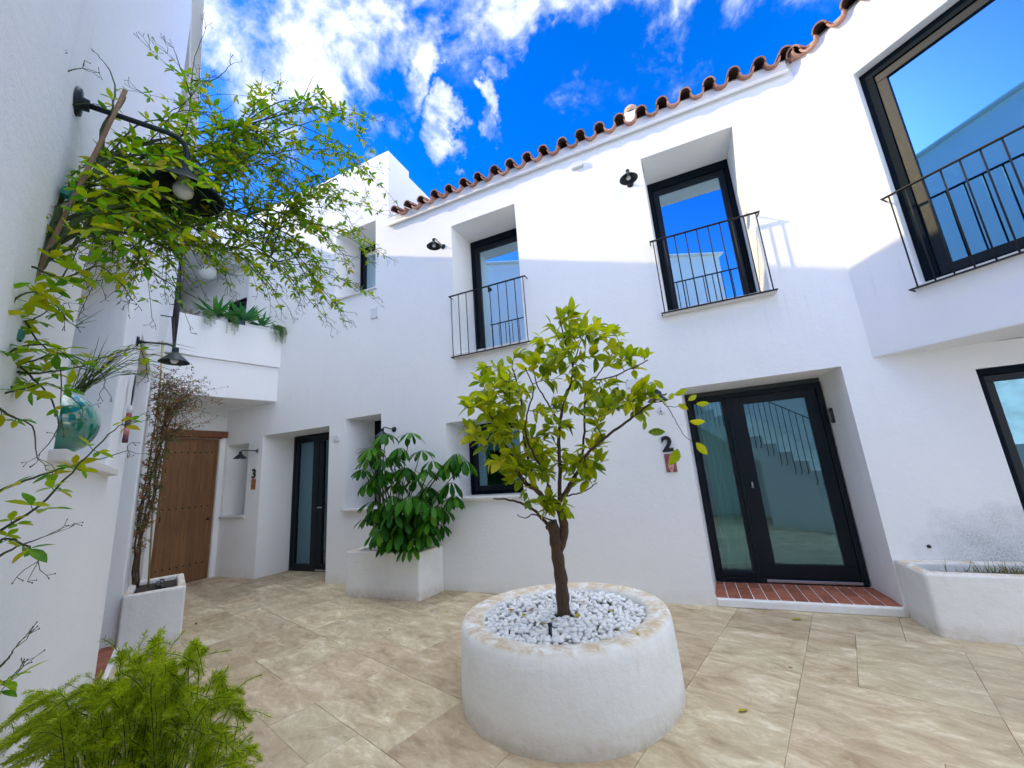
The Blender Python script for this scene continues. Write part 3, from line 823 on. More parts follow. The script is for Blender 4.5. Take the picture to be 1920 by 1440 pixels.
window(LEFT, -1.425, .055, .11, 2.96, .42, GLASS_DOOR, .06, .09, owner=left, name='glazed_door', mull=(-.7,))
sb = brick_step(LEFT, -1.426, .056, .0, .42, .105, .092, left, 12, 1.8, 5, .03)
# edge-on french balcony on the left building
railing(LEFT, .28, 2.0, 4.60, 3.76, .12, 13, owner=left)

# ------------------------------------------------------------------ wall behind the photographer, with the outside stair seen in the door glass
ST = Fr((2.30, 1.99), 227.8)     # s runs up the stair; inward = away from the courtyard
back = thing('rear_house', 'white rear wall of the courtyard, seen only mirrored in the door glass', 'house', (2.5, -.5, 0))
mb = MB()
e = .0
mb.fbox(ST, -.6, 5.0, .98, 1.3, 0, 2.9)
mb.build('wall', WHITE, back)
stair = thing('outside_stair', 'white masonry stair with black railing mirrored in the glass of the double door', 'stair', (1.6, 1.2, 0))
prof = [(-.02, 0), (-.02, .92)]
s, z = -.02, .92
while s < 3.25:
    prof += [(s, z+.19), (s+.285, z+.19)]; s += .285; z += .19
top = z
prof += [(s, z-.55), (1.28, 1.32), (1.28, 0)]
def poly_ext(fr, prof, d0, d1):
    mb = MB(); n = len(prof)
    mb.v = [fr(a, d0, c) for a, c in prof] + [fr(a, d1, c) for a, c in prof]
    mb.f.append(tuple(range(n))); mb.f.append(tuple(n+i for i in reversed(range(n))))
    for i in range(n): j = (i+1) % n; mb.f.append((i, n+i, n+j, j))
    return mb
poly_ext(ST, prof, 0, .97).build('flight', WHITE, stair)
rl = MB()
rl.tube([ST(.03, -.03, 2.06), ST(.82, -.03, 2.56), ST(3.3, -.03, top+.75)], .011, 6)
rr = rl.build('rail', IRON, stair)
for k in range(27):
    s = .05 + k*.122; zst = .92+.19*int((s+.02)/.285)
    zt = 2.06+(s-.03)*.633 if s < .82 else 2.56 + (s-.82)*(top+.75-2.56)/(3.3-.82)
    q = MB(); q.tube([ST(s, -.03, zt), ST(s, -.03, zst-.04), ST(s+.03, -.03, zst-.06), ST(s+.03, .0, zst-.06)], .007, 5); q.build('bar', IRON, stair)

# ------------------------------------------------------------------ ground
mb = MB(); mb.quad((-60, -60, -.020), (60, -60, -.020), (60, 60, -.020), (-60, 60, -.020))  # unseen ground, made pale so sunlight bounces into the courtyard
tag(mb.build('bounce_ground', plain('pale_bounce_surface', (.52, .50, .46), .9), None, origin=Vector((0, 0, -.02))), 'pale ground beyond the courtyard', None, None, 'structure')  # added unseen ground, there only to bounce light in
mb = MB(); mb.quad((-9.5, -2.2, -.014), (6.2, -2.2, -.014), (6.2, 6.2, -.014), (-9.5, 6.2, -.014))
ground = mb.build('ground', plain('grout', (.16, .12, .085), .95), None, origin=Vector((0, 0, -.014))); tag(ground, 'beige joint bed under the travertine paving', None, None, 'structure')
pave = bpy.data.objects.new('pavement', None); link(pave, None, (-1, 3, 0)); tag(pave, 'beige travertine paving of mixed rectangular slabs', None, None, 'structure')
E1 = Vector((math.cos(R(-16.5)), math.sin(R(-16.5)))); E2 = Vector((-E1.y, E1.x)); ORG = Vector((-.25, 3.205)); U = .305
rnd = random.Random(21)
occ = {}; tiles = []
sizes = [(3, 2), (2, 2), (2, 1), (1, 1), (2, 3), (1, 2)]; wts = [5, 5, 2.5, 1.2, 3, 1.5]
for j in range(-16, 16):
    for i in range(-34, 28):
        if (i, j) in occ: continue
        opts = list(zip(sizes, wts)); 
        while opts:
            t = rnd.choices(opts, [w for _, w in opts])[0]; opts.remove(t)
            (a, b_), _ = t
            if all((i+x, j+y) not in occ for x in range(a) for y in range(b_)): break
        else: a = b_ = 1
        for x in range(a):
            for y in range(b_): occ[(i+x, j+y)] = 1
        tiles.append((i, j, a, b_))
def seen(p):
    d = p - EYE; z = d.dot(CF)
    if z < .1: return None
    return (960+F_PX*d.dot(CR)/z, 720-F_PX*d.dot(CU)/z, z)
vis, rest = [], []
for (i, j, a, b_) in tiles:
    c = ORG + E1*((i+a/2)*U) + E2*((j+b_/2)*U)
    p = seen(Vector((c.x, c.y, 0)))
    inside = -9.2 < c.x < 6 and -2 < c.y < 5.9
    if not inside: continue
    if p and -250 < p[0] < 2150 and 900 < p[1] < 1700: vis.append((p[2]**2/(a*b_), i, j, a, b_, c))
    else: rest.append((i, j, a, b_, c))
vis.sort(); rest += [v[1:] for v in vis[298:]]; vis = vis[:298]
def slab(mb, c, w, h, g, z0, z1, ch=.0016):
    def P(u, v, z): q = c + E1*u + E2*v; return Vector((q.x, q.y, z))
    w, h = w/2-g, h/2-g; b = len(mb.v)
    for (uu, vv, z) in ((w, h, z0), (w, h, z1-ch), (w-ch, h-ch, z1)):
        mb.v += [P(-uu, -vv, z), P(uu, -vv, z), P(uu, vv, z), P(-uu, vv, z)]
    for L in (0, 1):
        for k in range(4): k2 = (k+1) % 4; mb.f.append((b+L*4+k, b+L*4+k2, b+L*4+4+k2, b+L*4+4+k))
    mb.f.append((b+8, b+9, b+10, b+11))
for (_, i, j, a, b_, c) in vis:
    mb = MB(); dz = rnd.uniform(-.0014, .0012); slab(mb, c, a*U, b_*U, rnd.choice((.0005, .0006, .0008, .0009, .0018)), -.012, dz)
    mb.build('tile', TRAV, pave)
mb = MB()
for (i, j, a, b_, c) in rest: slab(mb, c, a*U, b_*U, .001, -.012, rnd.uniform(-.001, .001))
tag(mb.build('far_tiles', TRAV, pave), kind='stuff')

# ------------------------------------------------------------------ planters
POTM = planter_mat('round_planter_plaster', .5)
pot = thing('round_planter', 'big round white plastered planter with stained rim, holding the lemon tree', 'planter', (-1.01, 3.07, 0))
mb = MB(); n = 72
A1, A2 = CR.xy.normalized(), CF.xy.normalized()
def pring(cx, cy, ra, rb, z, wob=0.0, ph=0):
    out = []
    for k in range(n):
        a = 2*PI*k/n; w = 1 + wob*(math.sin(3*a+ph)+.6*math.sin(5*a+1.3*ph+1)+.4*math.sin(9*a+ph))
        q = Vector((cx, cy)) + A1*(ra*w*math.cos(a)) + A2*(rb*w*math.sin(a)); out.append(Vector((q.x, q.y, z + .003*math.sin(2*a+1)*(z > .3))))
    return out
cx, cy = -1.015, 3.069
prof = [(.781, .765, -.01, .003), (.783, .767, .03, .004), (.779, .757, .2, .003), (.771, .735, .40, .003), (.765, .715, .462, .003), (.752, .700, .488, .003), (.735, .683, .497, .003), (.70, .65, .4985, .004), (.635, .58, .494, .005), (.606, .553, .482, .005), (.600, .548, .44, .005), (.598, .546, .33, .004)]
for i, (ra, rb, z, wv) in enumerate(prof):
    mb.v += pring(cx, cy, ra, rb, z, wv*.8, .7)
for i in range(len(prof)-1):
    for k in range(n): k2 = (k+1) % n; mb.f.append((i*n+k, i*n+k2, (i+1)*n+k2, (i+1)*n+k))
mb.build('planter_body', POTM, pot, smooth=True)
mb = MB(); mb.v = pring(cx, cy, .602, .55, .432, .004, .7) + [Vector((cx, cy, .445))]; mb.f = [(k, (k+1) % n, n) for k in range(n)]
mb.build('soil', SOIL, pot)

# white pebbles
peb = thing('pebble_bed', 'bed of white marble pebbles round the lemon tree foot', 'pebbles', (cx, cy, .44))
ico = []
def pebble_shape(seed):
    r = random.Random(seed); mb = MB()
    nlat, nlon = 5, 8
    ph = [r.uniform(0, 6.28) for _ in range(4)]
    mb.v.append(Vector((0, 0, 1)))
    for i in range(1, nlat):
        t = PI*i/nlat
        for k in range(nlon):
            a = 2*PI*k/nlon; q = 1+.13*math.sin(2*a+ph[0]+t)+.09*math.sin(3*t+ph[1]+a)
            mb.v.append(Vector((math.sin(t)*math.cos(a)*q, math.sin(t)*math.sin(a)*q, math.cos(t)*q)))
    mb.v.append(Vector((0, 0, -1)))
    for k in range(nlon): mb.f.append((0, 1+k, 1+(k+1) % nlon))
    for i in range(nlat-2):
        for k in range(nlon): b = 1+i*nlon; k2 = (k+1) % nlon; mb.f.append((b+k, b+nlon+k, b+nlon+k2, b+k2))
    e = len(mb.v)-1; b = 1+(nlat-2)*nlon
    for k in range(nlon): mb.f.append((e, b+(k+1) % nlon, b+k))
    return mb
PS = [pebble_shape(s) for s in range(7)]
PM = []
for s_ in PS:
    me = bpy.data.meshes.new('pebble'); me.from_pydata([tuple(v) for v in s_.v], [], s_.f); me.update()
    for p in me.polygons: p.use_smooth = True
    me.materials.append(PEBBLE); PM.append(me)
rnd = random.Random(5); pl = []
for layer, (cnt, zz) in enumerate(((380, .436), (480, .455))):
    tries = 0; here = []
    while len(here) < cnt and tries < 40000:
        tries += 1
        a = rnd.uniform(0, 2*PI); q = math.sqrt(rnd.uniform(0, 1)); x = q*.585*math.cos(a); y = q*.532*math.sin(a)
        w = cx + A1.x*x + A2.x*y, cy + A1.y*x + A2.y*y
        if math.hypot(w[0]-(-1.015), w[1]-3.06) < .06: continue
        sz = rnd.uniform(.017, .030)
        if any((w[0]-h[0])**2+(w[1]-h[1])**2 < (.64*(sz+h[2]))**2 for h in here): continue
        here.append((w[0], w[1], sz))
    for h in here: pl.append((h[0], h[1], zz + .010*math.sin(h[0]*14)*math.cos(h[1]*11) + rnd.uniform(-.004, .006), h[2], layer))
def pebmat(h):
    return Matrix.Translation((h[0], h[1], h[2])) @ Matrix.Rotation(rnd.uniform(0, 6.3), 4, 'Z') @ Matrix.Rotation(rnd.uniform(-.5, .5), 4, 'X') @ Matrix.Diagonal((h[3]*rnd.uniform(1.0, 1.35), h[3]*rnd.uniform(.8, 1.0), h[3]*rnd.uniform(.6, .8), 1))
pl.sort(key=lambda h: (-h[4], (Vector((h[0], h[1], h[2]))-EYE).length/h[3]))
mbs = MB()
for i, h in enumerate(pl):
    M4 = pebmat(h); k = rnd.randrange(7)
    if i < 300:
        o = bpy.data.objects.new('pebble', PM[k]); link(o, peb, M4.translation)
        l, r, s = M4.decompose(); o.rotation_euler = r.to_euler(); o.scale = s
    else:
        b = len(mbs.v); mbs.v += [M4 @ v for v in PS[k].v]; mbs.f += [tuple(b+x for x in f) for f in PS[k].f]
tag(mbs.build('small_pebbles', PEBBLE, peb, smooth=True), kind='stuff')
# drip stake
mb = MB(); q = at(1085, 1172, 2.5); mb.tube([(-.99, 2.66, .42), (-.985, 2.665, .53)], [.014, .012], 8); mb.lathe([(.016, .53), (.016, .545), (0, .55)], (-.985, 2.665, 0), 8)
tag(mb.build('drip_stake', PLASTIC_B, None, smooth=True), 'short black irrigation stake standing in the white pebbles in front of the trunk', 'irrigation stake')

def box_planter(name, label, poly, ztop, wall=.09, bevel=.02, soil_drop=.06, flare=0.0, top_poly=None):
    """hollow planter from a foot polygon (ccw)"""
    pm = planter_mat(name+'_plaster', ztop)
    t = thing('box_planter' if 'trough' not in name else 'trough_planter', label, 'planter', (sum(p[0] for p in poly)/len(poly), sum(p[1] for p in poly)/len(poly), 0))
    c = Vector((sum(p[0] for p in poly)/len(poly), sum(p[1] for p in poly)/len(poly)))
    tp = top_poly or poly
    def inset(pp, w):
        out = []; n = len(pp)
        for i in range(n):
            a, b, d = Vector(pp[i-1]), Vector(pp[i]), Vector(pp[(i+1) % n])
            n1 = Vector((-(b-a).y, (b-a).x)).normalized(); n2 = Vector((-(d-b).y, (d-b).x)).normalized()
            bis = (n1+n2); bis /= bis.dot(n1) if abs(bis.dot(n1)) > .2 else 1
            out.append(b + bis*w)
        return out
    mb = MB(); n = len(poly); ins = inset(tp, wall)
    rings = [[Vector((p[0], p[1], 0)) for p in poly], [Vector((p[0], p[1], ztop)) for p in tp], [Vector((p.x, p.y, ztop)) for p in ins], [Vector((p.x, p.y, ztop-.22)) for p in ins]]
    for r_ in rings: mb.v += r_
    for i in range(3):
        for k in range(n): k2 = (k+1) % n; mb.f.append((i*n+k, i*n+k2, (i+1)*n+k2, (i+1)*n+k))
    mb.build('planter_body', pm, t, bevel=bevel, seg=4, smooth=False)
    mb = MB(); mb.v = [Vector((p.x, p.y, ztop-soil_drop)) for p in inset(tp, wall-.005)]; mb.f = [tuple(range(n))]
    mb.build('soil', SOIL, t)
    return t
box_planter('mid_box', 'low rectangular white plastered planter against the wall, with the big umbrella plant', [(-4.61, 4.405), (-3.37, 4.432), (-3.30, 4.892), (-4.61, 4.892)], .585, .09, .02)
box_planter('left_box', 'tall narrow white planter with rust-stained rim by the left building, holding the red-leaved climber',
            [(-5.49, 2.333), (-5.206, 2.757), (-6.06, 3.17), (-6.29, 2.733)], .573, .07, .022, .05)
tp_ = box_planter('right_trough', 'long white plastered trough planter under the dark mould stain at the right edge',
            [(1.60, 4.893), (1.625, 4.47), (2.15, 4.435), (5.5, 4.40), (5.5, 4.893)], .49, .085, .025, .075,
            top_poly=[(1.585, 4.893), (1.61, 4.43), (2.15, 4.395), (5.5, 4.36), (5.5, 4.893)])
box_planter('corner_box', 'white planter in the bottom left corner hidden under the feathery asparagus fern',
            [(-1.50, .60), (-1.05, .36), (-.98, .62), (-1.30, 1.02), (-1.75, 1.02), (-2.0, .86)], .45, .06, .02, .04)

# ------------------------------------------------------------------ lamps
def wall_lamp(fr, s, z, label, arm=.27, drop=.10, rs=.112, group='black cone wall lamps', yaw=0, scale=1.0, rise=.02):
    """round back plate, straight arm bent down, conical enamel shade, opal bulb"""
    base = fr(s, 0, z)
    out = (fr(s, -1, z)-base).normalized()
    if yaw: out = Matrix.Rotation(R(yaw), 3, 'Z') @ out
    t = thing('wall_lamp', label, 'wall lamp', base, group)
    mb = MB(); mb.lathe([(0, .030), (.018*scale, .030), (.020*scale, .014), (.040*scale, .012), (.044*scale, .002), (.044*scale, 0)], base, 20, axis=out)
    mb.build('wall_plate', LAMPBLACK, t, smooth=True)
    up = Vector((0, 0, 1)); k = scale
    pts = [base+out*.01, base+out*(arm-.06)*k + up*rise*k, base+out*(arm-.03)*k+up*(rise-.004)*k, base+out*(arm-.010)*k+up*(rise-.022)*k, base+out*arm*k+up*(rise-.055)*k, base+out*arm*k+up*(-drop+.03)*k]
    mb = MB(); mb.tube(pts, .0085*k, 10); mb.build('arm', LAMPBLACK, t, smooth=True)
    c = base+out*arm*k+up*(-drop)*k
    mb = MB(); mb.lathe([(0, .052), (.020, .050), (.024, .044), (.024, .006), (.030, .0), (rs, -.078), (rs+.002, -.083), (rs-.003, -.082), (.027, -.006), (.0, -.004)], c, 32)
    for i in range(len(mb.v)): mb.v[i] = c + (mb.v[i]-c)*k
    mb.build('lamp_shade', LAMPBLACK, t, smooth=False, bevel=0)
    for p in t.children[-1].data.polygons: p.use_smooth = True
    mb = MB(); mb.lathe([(.014, -.004), (.016, -.03), (.024, -.045), (.030, -.062), (.027, -.078), (.016, -.090), (0, -.094)], c, 16)
    for i in range(len(mb.v)): mb.v[i] = c + (mb.v[i]-c)*k
    mb.build('bulb', BULB, t, smooth=True)
    return t
wall_lamp(MAIN, -3.11, 5.19, 'black cone wall lamp between the smallest upper window and the left balcony window', .27, .06)
wall_lamp(MAIN, -.13, 5.17, 'black cone wall lamp on the sunlit upper wall left of the middle balcony window', .27, .03)
wall_lamp(MAIN, -.195, 2.30, 'black cone wall lamp above the number 2 by the double door, behind the lemon twigs', .27, .04)
wall_lamp(MAIN, -7.40, 2.245, 'small black cone wall lamp above the number 3 by the wooden door', .27, .05, yaw=-38)
wall_lamp(MAIN, -4.15, 2.30, 'black cone wall lamp half hidden behind the top of the umbrella plant', .27, .05)
wall_lamp(LEFT, -1.77, 2.79, 'lower black cone wall lamp on the left building, its white bulb in view', .25, .05, .105, yaw=14)
wall_lamp(LEFT, -4.30, 2.86, 'large-looking black wall lamp high on the left building inside the jasmine foliage', .27, .12, .115, yaw=4, scale=1.08)
# globe lamp in loggia
mb = MB(); g = Vector((-8.93, 4.55, 6.24)); mb.lathe([(.0, -.17)] + [(.17*math.sin(a), -.17*math.cos(a)) for a in [PI*k/12 for k in range(1, 12)]] + [(0, .17)], g, 24)
gt = mb.build('globe_lamp', BULB, None, smooth=True); tag(gt, 'white glass globe lamp under the dark loggia ceiling', 'ceiling lamp')

# ------------------------------------------------------------------ numbers, plaques, boxes
def number(txt, s, z, h, label, fr=MAIN, d=-.004, bold=.0):
    cu = bpy.data.curves.new('num', 'FONT'); cu.body = txt; cu.size = h/.70; cu.extrude = .008; cu.offset = bold; cu.align_x = 'CENTER'
    o = bpy.data.objects.new('num', cu); col.objects.link(o)
    dg = bpy.context.evaluated_depsgraph_get(); dg.update()
    me = bpy.data.meshes.new_from_object(o.evaluated_get(dg)); bpy.data.objects.remove(o)
    me.materials.clear(); me.materials.append(PLASTIC_B)
    q = bpy.data.objects.new('house_number', me); link(q, None, fr(s, d-.008, z)); q.rotation_euler = (PI/2, 0, math.atan2(fr.t.y, fr.t.x))
    tag(q, label, 'house number'); return q
number('2', -.178, 1.625, .165, 'black numeral 2 on the white wall left of the double door', bold=.010)
number('3', -7.455, 1.745, .165, 'black numeral 3 on the white pier beside the wooden door', bold=.005)
def flat(M_c): return plain('glaze', M_c, .3)
def plaque(s, z0, w, h, label, face):
    t = thing('ceramic_plaque', label, 'plaque', MAIN(s, 0, z0))
    mb = MB(); mb.fbox(MAIN, s-w/2, s+w/2, -.012, -.001, z0, z0+h); mb.build('tile', plain('plaque_clay', (.22, .085, .075) if face else (.30, .10, .05), .35), t, bevel=.002)
    def shape(name, pts, colr, dd):
        m_ = MB(); n = len(pts)
        m_.v = [MAIN(s+a*w, dd, z0+b*h) for a, b in pts] + [MAIN(s+a*w, dd+.0035, z0+b*h) for a, b in pts]
        m_.f.append(tuple(range(n))); 
        for i in range(n): j = (i+1) % n; m_.f.append((i, n+i, n+j, j))
        m_.build(name, plain(name+'_glaze', colr, .3), t)
    if face:
        ell = lambda x, y, a, b, k=16: [(x+a*math.cos(2*PI*i/k), y+b*math.sin(2*PI*i/k)) for i in range(k)]
        shape('hair', [(-.42, .03), (-.25, .03), (-.22, .6), (.24, .6), (.3, .03), (.42, .05), (.40, .62), (-.40, .62)], (.33, .10, .09), -.014)
        shape('face', ell(.0, .36, .27, .25), (.62, .36, .30), -.0145)
        shape('neck', [(-.12, .02), (.14, .02), (.10, .16), (-.09, .16)], (.66, .44, .36), -.0148)
        shape('hat', [(-.40, .55), (.42, .60), (.30, .74), (.10, .97), (-.08, .96), (-.28, .74)], (.42, .03, .12), -.0152)
        shape('glasses', ell(-.15, .47, .12, .05), (.10, .22, .34), -.0156)
        shape('glasses', ell(.16, .49, .12, .05), (.10, .22, .34), -.0156)
        shape('lips', ell(.0, .215, .09, .032, 10), (.22, .01, .02), -.0158)
    else:
        shape('figure', [(-.3, .05), (.25, .05), (.3, .4), (.1, .6), (.2, .9), (-.1, .95), (-.25, .6)], (.45, .20, .06), -.0145)
        shape('figure', [(-.1, .25), (.12, .2), (.18, .35), (-.05, .45)], (.10, .03, .03), -.015)
plaque(-.172, 1.385, .115, .205, 'painted ceramic plaque of a face with a pink hat under the number 2', True)
plaque(-7.455, 1.535, .115, .19, 'small orange-brown ceramic plaque under the number 3', False)
def jbox(s, z, w, h, label, depth=.018, cat='junction box', fr=MAIN, screws=True, name='junction_box'):
    t = thing(name, label, cat, fr(s, 0, z))
    mb = MB(); mb.fbox(fr, s-w/2, s+w/2, -depth, -.001, z-h/2, z+h/2); mb.build('cover', PLASTIC_W, t, bevel=.005)
    if screws:
        for a, b in ((-.4, .42), (.4, .42), (.4, -.42), (-.4, -.42)):
            q = MB(); q.lathe([(.006, .002), (.006, 0)], fr(s+a*w, -depth, z+b*h), 8, axis=fr(0, -1, 0)-fr(0, 0, 0)); q.f.append(tuple(range(8))); q.build('screw', PLASTIC_B, t)
    return t
jbox(-4.55, 4.36, .15, .19, 'white square junction box below the smallest upper window')
jbox(-.43, 2.47, .22, .12, 'white junction box on the wall just above the lemon tree twigs')
jbox(-.79, 5.735, .17, .075, 'small white box fixed just under the tiled eave', .05, 'junction box', screws=False)
t = jbox(-5.38, 2.28, .125, .105, 'small white doorbell plate right of the recessed glazed door', .02, 'doorbell', screws=False, name='doorbell')
q = MB(); q.lathe([(.0, .006), (.012, .005), (.013, 0)], MAIN(-5.39, -.02, 2.26), 12, axis=(0, -1, 0)); q.build('button', STEEL, t, smooth=True)
# capped wiring holes under the lamp by the number 2
t = thing('wall_outlet', 'round white wall outlet with three dark holes under the lamp by number 2', 'outlet', MAIN(-.19, 0, 2.09))
q = MB(); q.lathe([(0, .003), (.046, .003), (.048, 0)], MAIN(-.19, 0, 2.09), 24, axis=(0, -1, 0)); q.build('plate', PLASTIC_W, t, smooth=True)
for dz, r_ in ((.038, .006), (0, .010), (-.034, .006)):
    q = MB(); q.lathe([(0, .005), (r_, .005), (r_, .0031)], MAIN(-.19, 0, 2.09+dz), 12, axis=(0, -1, 0)); q.build('hole', PLASTIC_B, t)
# keypad on right reveal of the double door recess
RV = Fr((1.555, 5.22), 90)
t = thing('door_keypad', 'slim black rounded keypad on the right reveal of the double door', 'keypad', (1.55, 5.3, 1.87))
q = MB(); q.box(1.528, 1.562, 5.335, 5.395, 1.79, 1.955); q.build('body', PLASTIC_B, t, bevel=.014, seg=3)
q = MB(); q.box(1.524, 1.5285, 5.35, 5.38, 1.825, 1.92); q.build('face', plain('grey_face', (.25, .27, .28), .4), t, bevel=.002)
# drain cap over the trough
q = MB(); q.lathe([(0, .012), (.014, .010), (.016, 0)], MAIN(1.87, 0, .60), 10, axis=(0, -1, 0)); tag(q.build('wall_plug', PLASTIC_B, None, smooth=True), 'tiny black plug in the mould-stained wall above the trough planter', 'plug')

# spear ornament on the left building
t = thing('spear_ornament', 'dark spear-shaped ornament with striped red handle hung on the left building', 'ornament', LEFT(-1.95, 0, 2.05))
q = MB(); pts = [(0, 0), (.012, .06), (.022, .12), (.012, .20), (0, .27), (-.012, .20), (-.022, .12), (-.012, .06)]
sp = lambda a, c: LEFT(-1.93+a*1.0+.10*(c), -.03, 2.235+c*.9)
n = len(pts); q.v = [sp(a*1.4, c) + (LEFT(0, -.008, 0)-LEFT(0, 0, 0)) for a, c in pts] + [sp(a*1.4, c) for a, c in pts]
q.f.append(tuple(range(n))); q.f.append(tuple(n+i for i in reversed(range(n))))
for i in range(n): j = (i+1) % n; q.f.append((i, j, n+j, n+i))
q.build('blade', PLASTIC_B, t, bevel=.002)
for k, (cc, rr_) in enumerate((((.55, .55, .55), .013), ((.25, .03, .04), .013), ((.05, .03, .03), .013), ((.45, .18, .16), .013), ((.10, .02, .03), .013))):
    z0 = 2.225 - k*.055
    q = MB(); q.tube([LEFT(-1.932-.006*k, -.03, z0), LEFT(-1.938-.006*k, -.03, z0-.054)], [.016, .017], 10); q.build('handle_band', plain('band', cc, .4), t, smooth=True)

# glass float on the left sill
M_ = Mat('green_blown_glass'); M_.set(Base_Color=(.02, .42, .22, 1), Roughness=.08, Specular_IOR_Level=.9, Coat_Weight=1.0, Coat_Roughness=.03)
nn_ = M_.noise(5, 3, .5); M_.set(Base_Color=M_.mix(M_.ramp(nn_, [(.4, 0), (.7, 1)]), (.004, .16, .10), (.012, .27, .16)))
q = MB(); RB = .155; c = LEFT(-3.33, .10, 1.745+RB); q.lathe([(.0, -RB)]+[(RB*math.sin(a), -RB*math.cos(a)) for a in [PI*k/20 for k in range(1, 20)]]+[(0, RB)], c, 36)
tag(q.build('glass_float', M_.m, None, smooth=True), 'round green glass ball on the window sill of the left building', 'glass ball')

# tool and pipe in the left planter
t = thing('irrigation_valve', 'black plastic loop and pipe lying on the soil of the tall left planter', 'irrigation pipe', (-5.75, 2.80, .53))
q = MB(); q.tube([(-5.50, 2.66, .58), (-5.80, 2.80, .60), (-5.82, 2.84, .585), (-5.55, 2.72, .55), (-5.5, 2.68, .56)], .009, 6); q.build('loop', PLASTIC_B, t, smooth=True)
q = MB(); q.tube([(-5.95, 2.85, .545), (-5.72, 2.76, .555), (-5.45, 2.66, .565)], .022, 8); q.build('pipe', PLASTIC_B, t, smooth=True)

# ------------------------------------------------------------------ plants
def leaf_shape(kind):
    """leaf along +x, length 1, lying in xy, folded and curved; returns verts, faces"""
    prof = {'lemon': [(0, .0), (.12, .13), (.32, .23), (.55, .245), (.78, .16), (.93, .06), (1, 0)],
            'jasmine': [(0, .0), (.15, .12), (.40, .22), (.65, .20), (.86, .10), (1, 0)],
            'umbrella': [(0, .012), (.10, .045), (.35, .12), (.62, .165), (.84, .12), (1, 0)],
            'agave': [(0, .07), (.25, .105), (.55, .085), (.80, .045), (1, 0)],
            'small': [(0, 0), (.35, .22), (.7, .18), (1, 0)]}[kind]
    fold, bend = {'lemon': (.35, .16), 'jasmine': (.25, .14), 'umbrella': (.20, .22), 'agave': (.45, -.25), 'small': (.2, .1)}[kind]
    v, f = [], []
    for x, w in prof:
        z = -bend*x*x
        v += [(x, -w, z+fold*w), (x, 0, z), (x, w, z+fold*w)]
    for i in range(len(prof)-1):
        a = i*3; f += [(a, a+3, a+4, a+1), (a+1, a+4, a+5, a+2)]
    return [Vector(q) for q in v], f
LS = {k: leaf_shape(k) for k in ('lemon', 'jasmine', 'umbrella', 'agave', 'small')}
LMESH = {}
def leaf_mesh(kind, mat):
    if (kind, mat.name) not in LMESH:
        me = bpy.data.meshes.new('leaf'); v, f = LS[kind]
        me.from_pydata([tuple(q) for q in v], [], f); me.update()
        for p in me.polygons: p.use_smooth = True
        me.materials.append(mat); LMESH[(kind, mat.name)] = me
    return LMESH[(kind, mat.name)]
def leaf_matrix(pos, d, up, L, W=1.0, roll=0.0):
    d = d.normalized(); u = up - d*up.dot(d)
    if u.length < 1e-3: u = d.orthogonal()
    u.normalize(); y = u.cross(d)
    M3 = Matrix((d*L, y*L*W, u*L)).transposed()
    if roll: M3 = M3 @ Matrix.Rotation(roll, 3, 'X')
    M4 = M3.to_4x4(); M4.translation = pos; return M4
def put_leaves(leaves, kind, mat, parent, nobj=300, name='leaf', stuff='foliage'):
    """leaves: list of matrices; the largest in view become parts, the rest one mass"""
    def key(M4): return -(M4.to_scale()[0]/max((M4.translation-EYE).length, .2))
    leaves = sorted(leaves, key=key)
    me = leaf_mesh(kind, mat)
    pw = wloc(parent)
    for M4 in leaves[:nobj]:
        o = bpy.data.objects.new(name, me); l, r, s = M4.decompose()
        o.location = l-pw; o.rotation_euler = r.to_euler(); o.scale = s; o.parent = parent; col.objects.link(o)
    if len(leaves) > nobj:
        mb = MB(); v0, f0 = LS[kind]
        for M4 in leaves[nobj:]:
            b = len(mb.v); mb.v += [M4 @ q for q in v0]; mb.f += [tuple(b+i for i in f) for f in f0]
        tag(mb.build(stuff, mat, parent, smooth=True), kind='stuff')
RG = random.Random(11)
def rv(s=1.0): return Vector((RG.uniform(-1, 1), RG.uniform(-1, 1), RG.uniform(-1, 1)))*s
def smooth_path(pts, n=4, jit=0.0):
    pts = [Vector(p) for p in pts]; out = []
    for i in range(len(pts)-1):
        p0, p1, p2, p3 = pts[max(i-1, 0)], pts[i], pts[i+1], pts[min(i+2, len(pts)-1)]
        for k in range(n):
            t = k/n
            q = .5*((2*p1) + (p2-p0)*t + (2*p0-5*p1+4*p2-p3)*t*t + (3*p1-p0-3*p2+p3)*t**3)
            if jit and (i or k): q = q + rv(jit)
            out.append(q)
    out.append(pts[-1]); return out

# ---- lemon tree
TD = 2.92
lemon = thing('lemon_tree', 'small lemon tree with yellow-green leaves growing out of the white pebbles of the round planter', 'tree', (-1.015, 3.06, .43))
mbt = MB()
def LP(x, y, dz=0.0): return at(x, y, TD+dz)
trunk = smooth_path([LP(1058, 1160), LP(1055, 1120), LP(1051, 1075), LP(1044, 1035), LP(1040, 1002), LP(1034, 978)], 4, .003)
mbt.tube(trunk, [.051-.010*i/(len(trunk)-1)+.004*math.sin(i*1.9) for i in range(len(trunk))], 14)
f2 = smooth_path([LP(1046, 1040, .01), LP(1054, 1015, .0), LP(1058, 990, .0), LP(1052, 962, .0), LP(1046, 948)], 4, .002)
mbt.tube(f2, [.026, .030, .033, .035, .036, .036, .035, .034, .033, .034, .032, .030, .029, .028, .027, .026, .025][:len(f2)], 10)
q = smooth_path([LP(1036, 985), LP(1024, 990, -.02)], 3); mbt.tube(q, [.022, .020, .019, .014], 8)
q = smooth_path([LP(1046, 955), LP(1029, 935), LP(1029, 910)], 4); mbt.tube(q, [.020]*(len(q)-1)+[.017], 8)
mbt.build('trunk', LEMON_BARK, lemon, smooth=True)
limbs = []
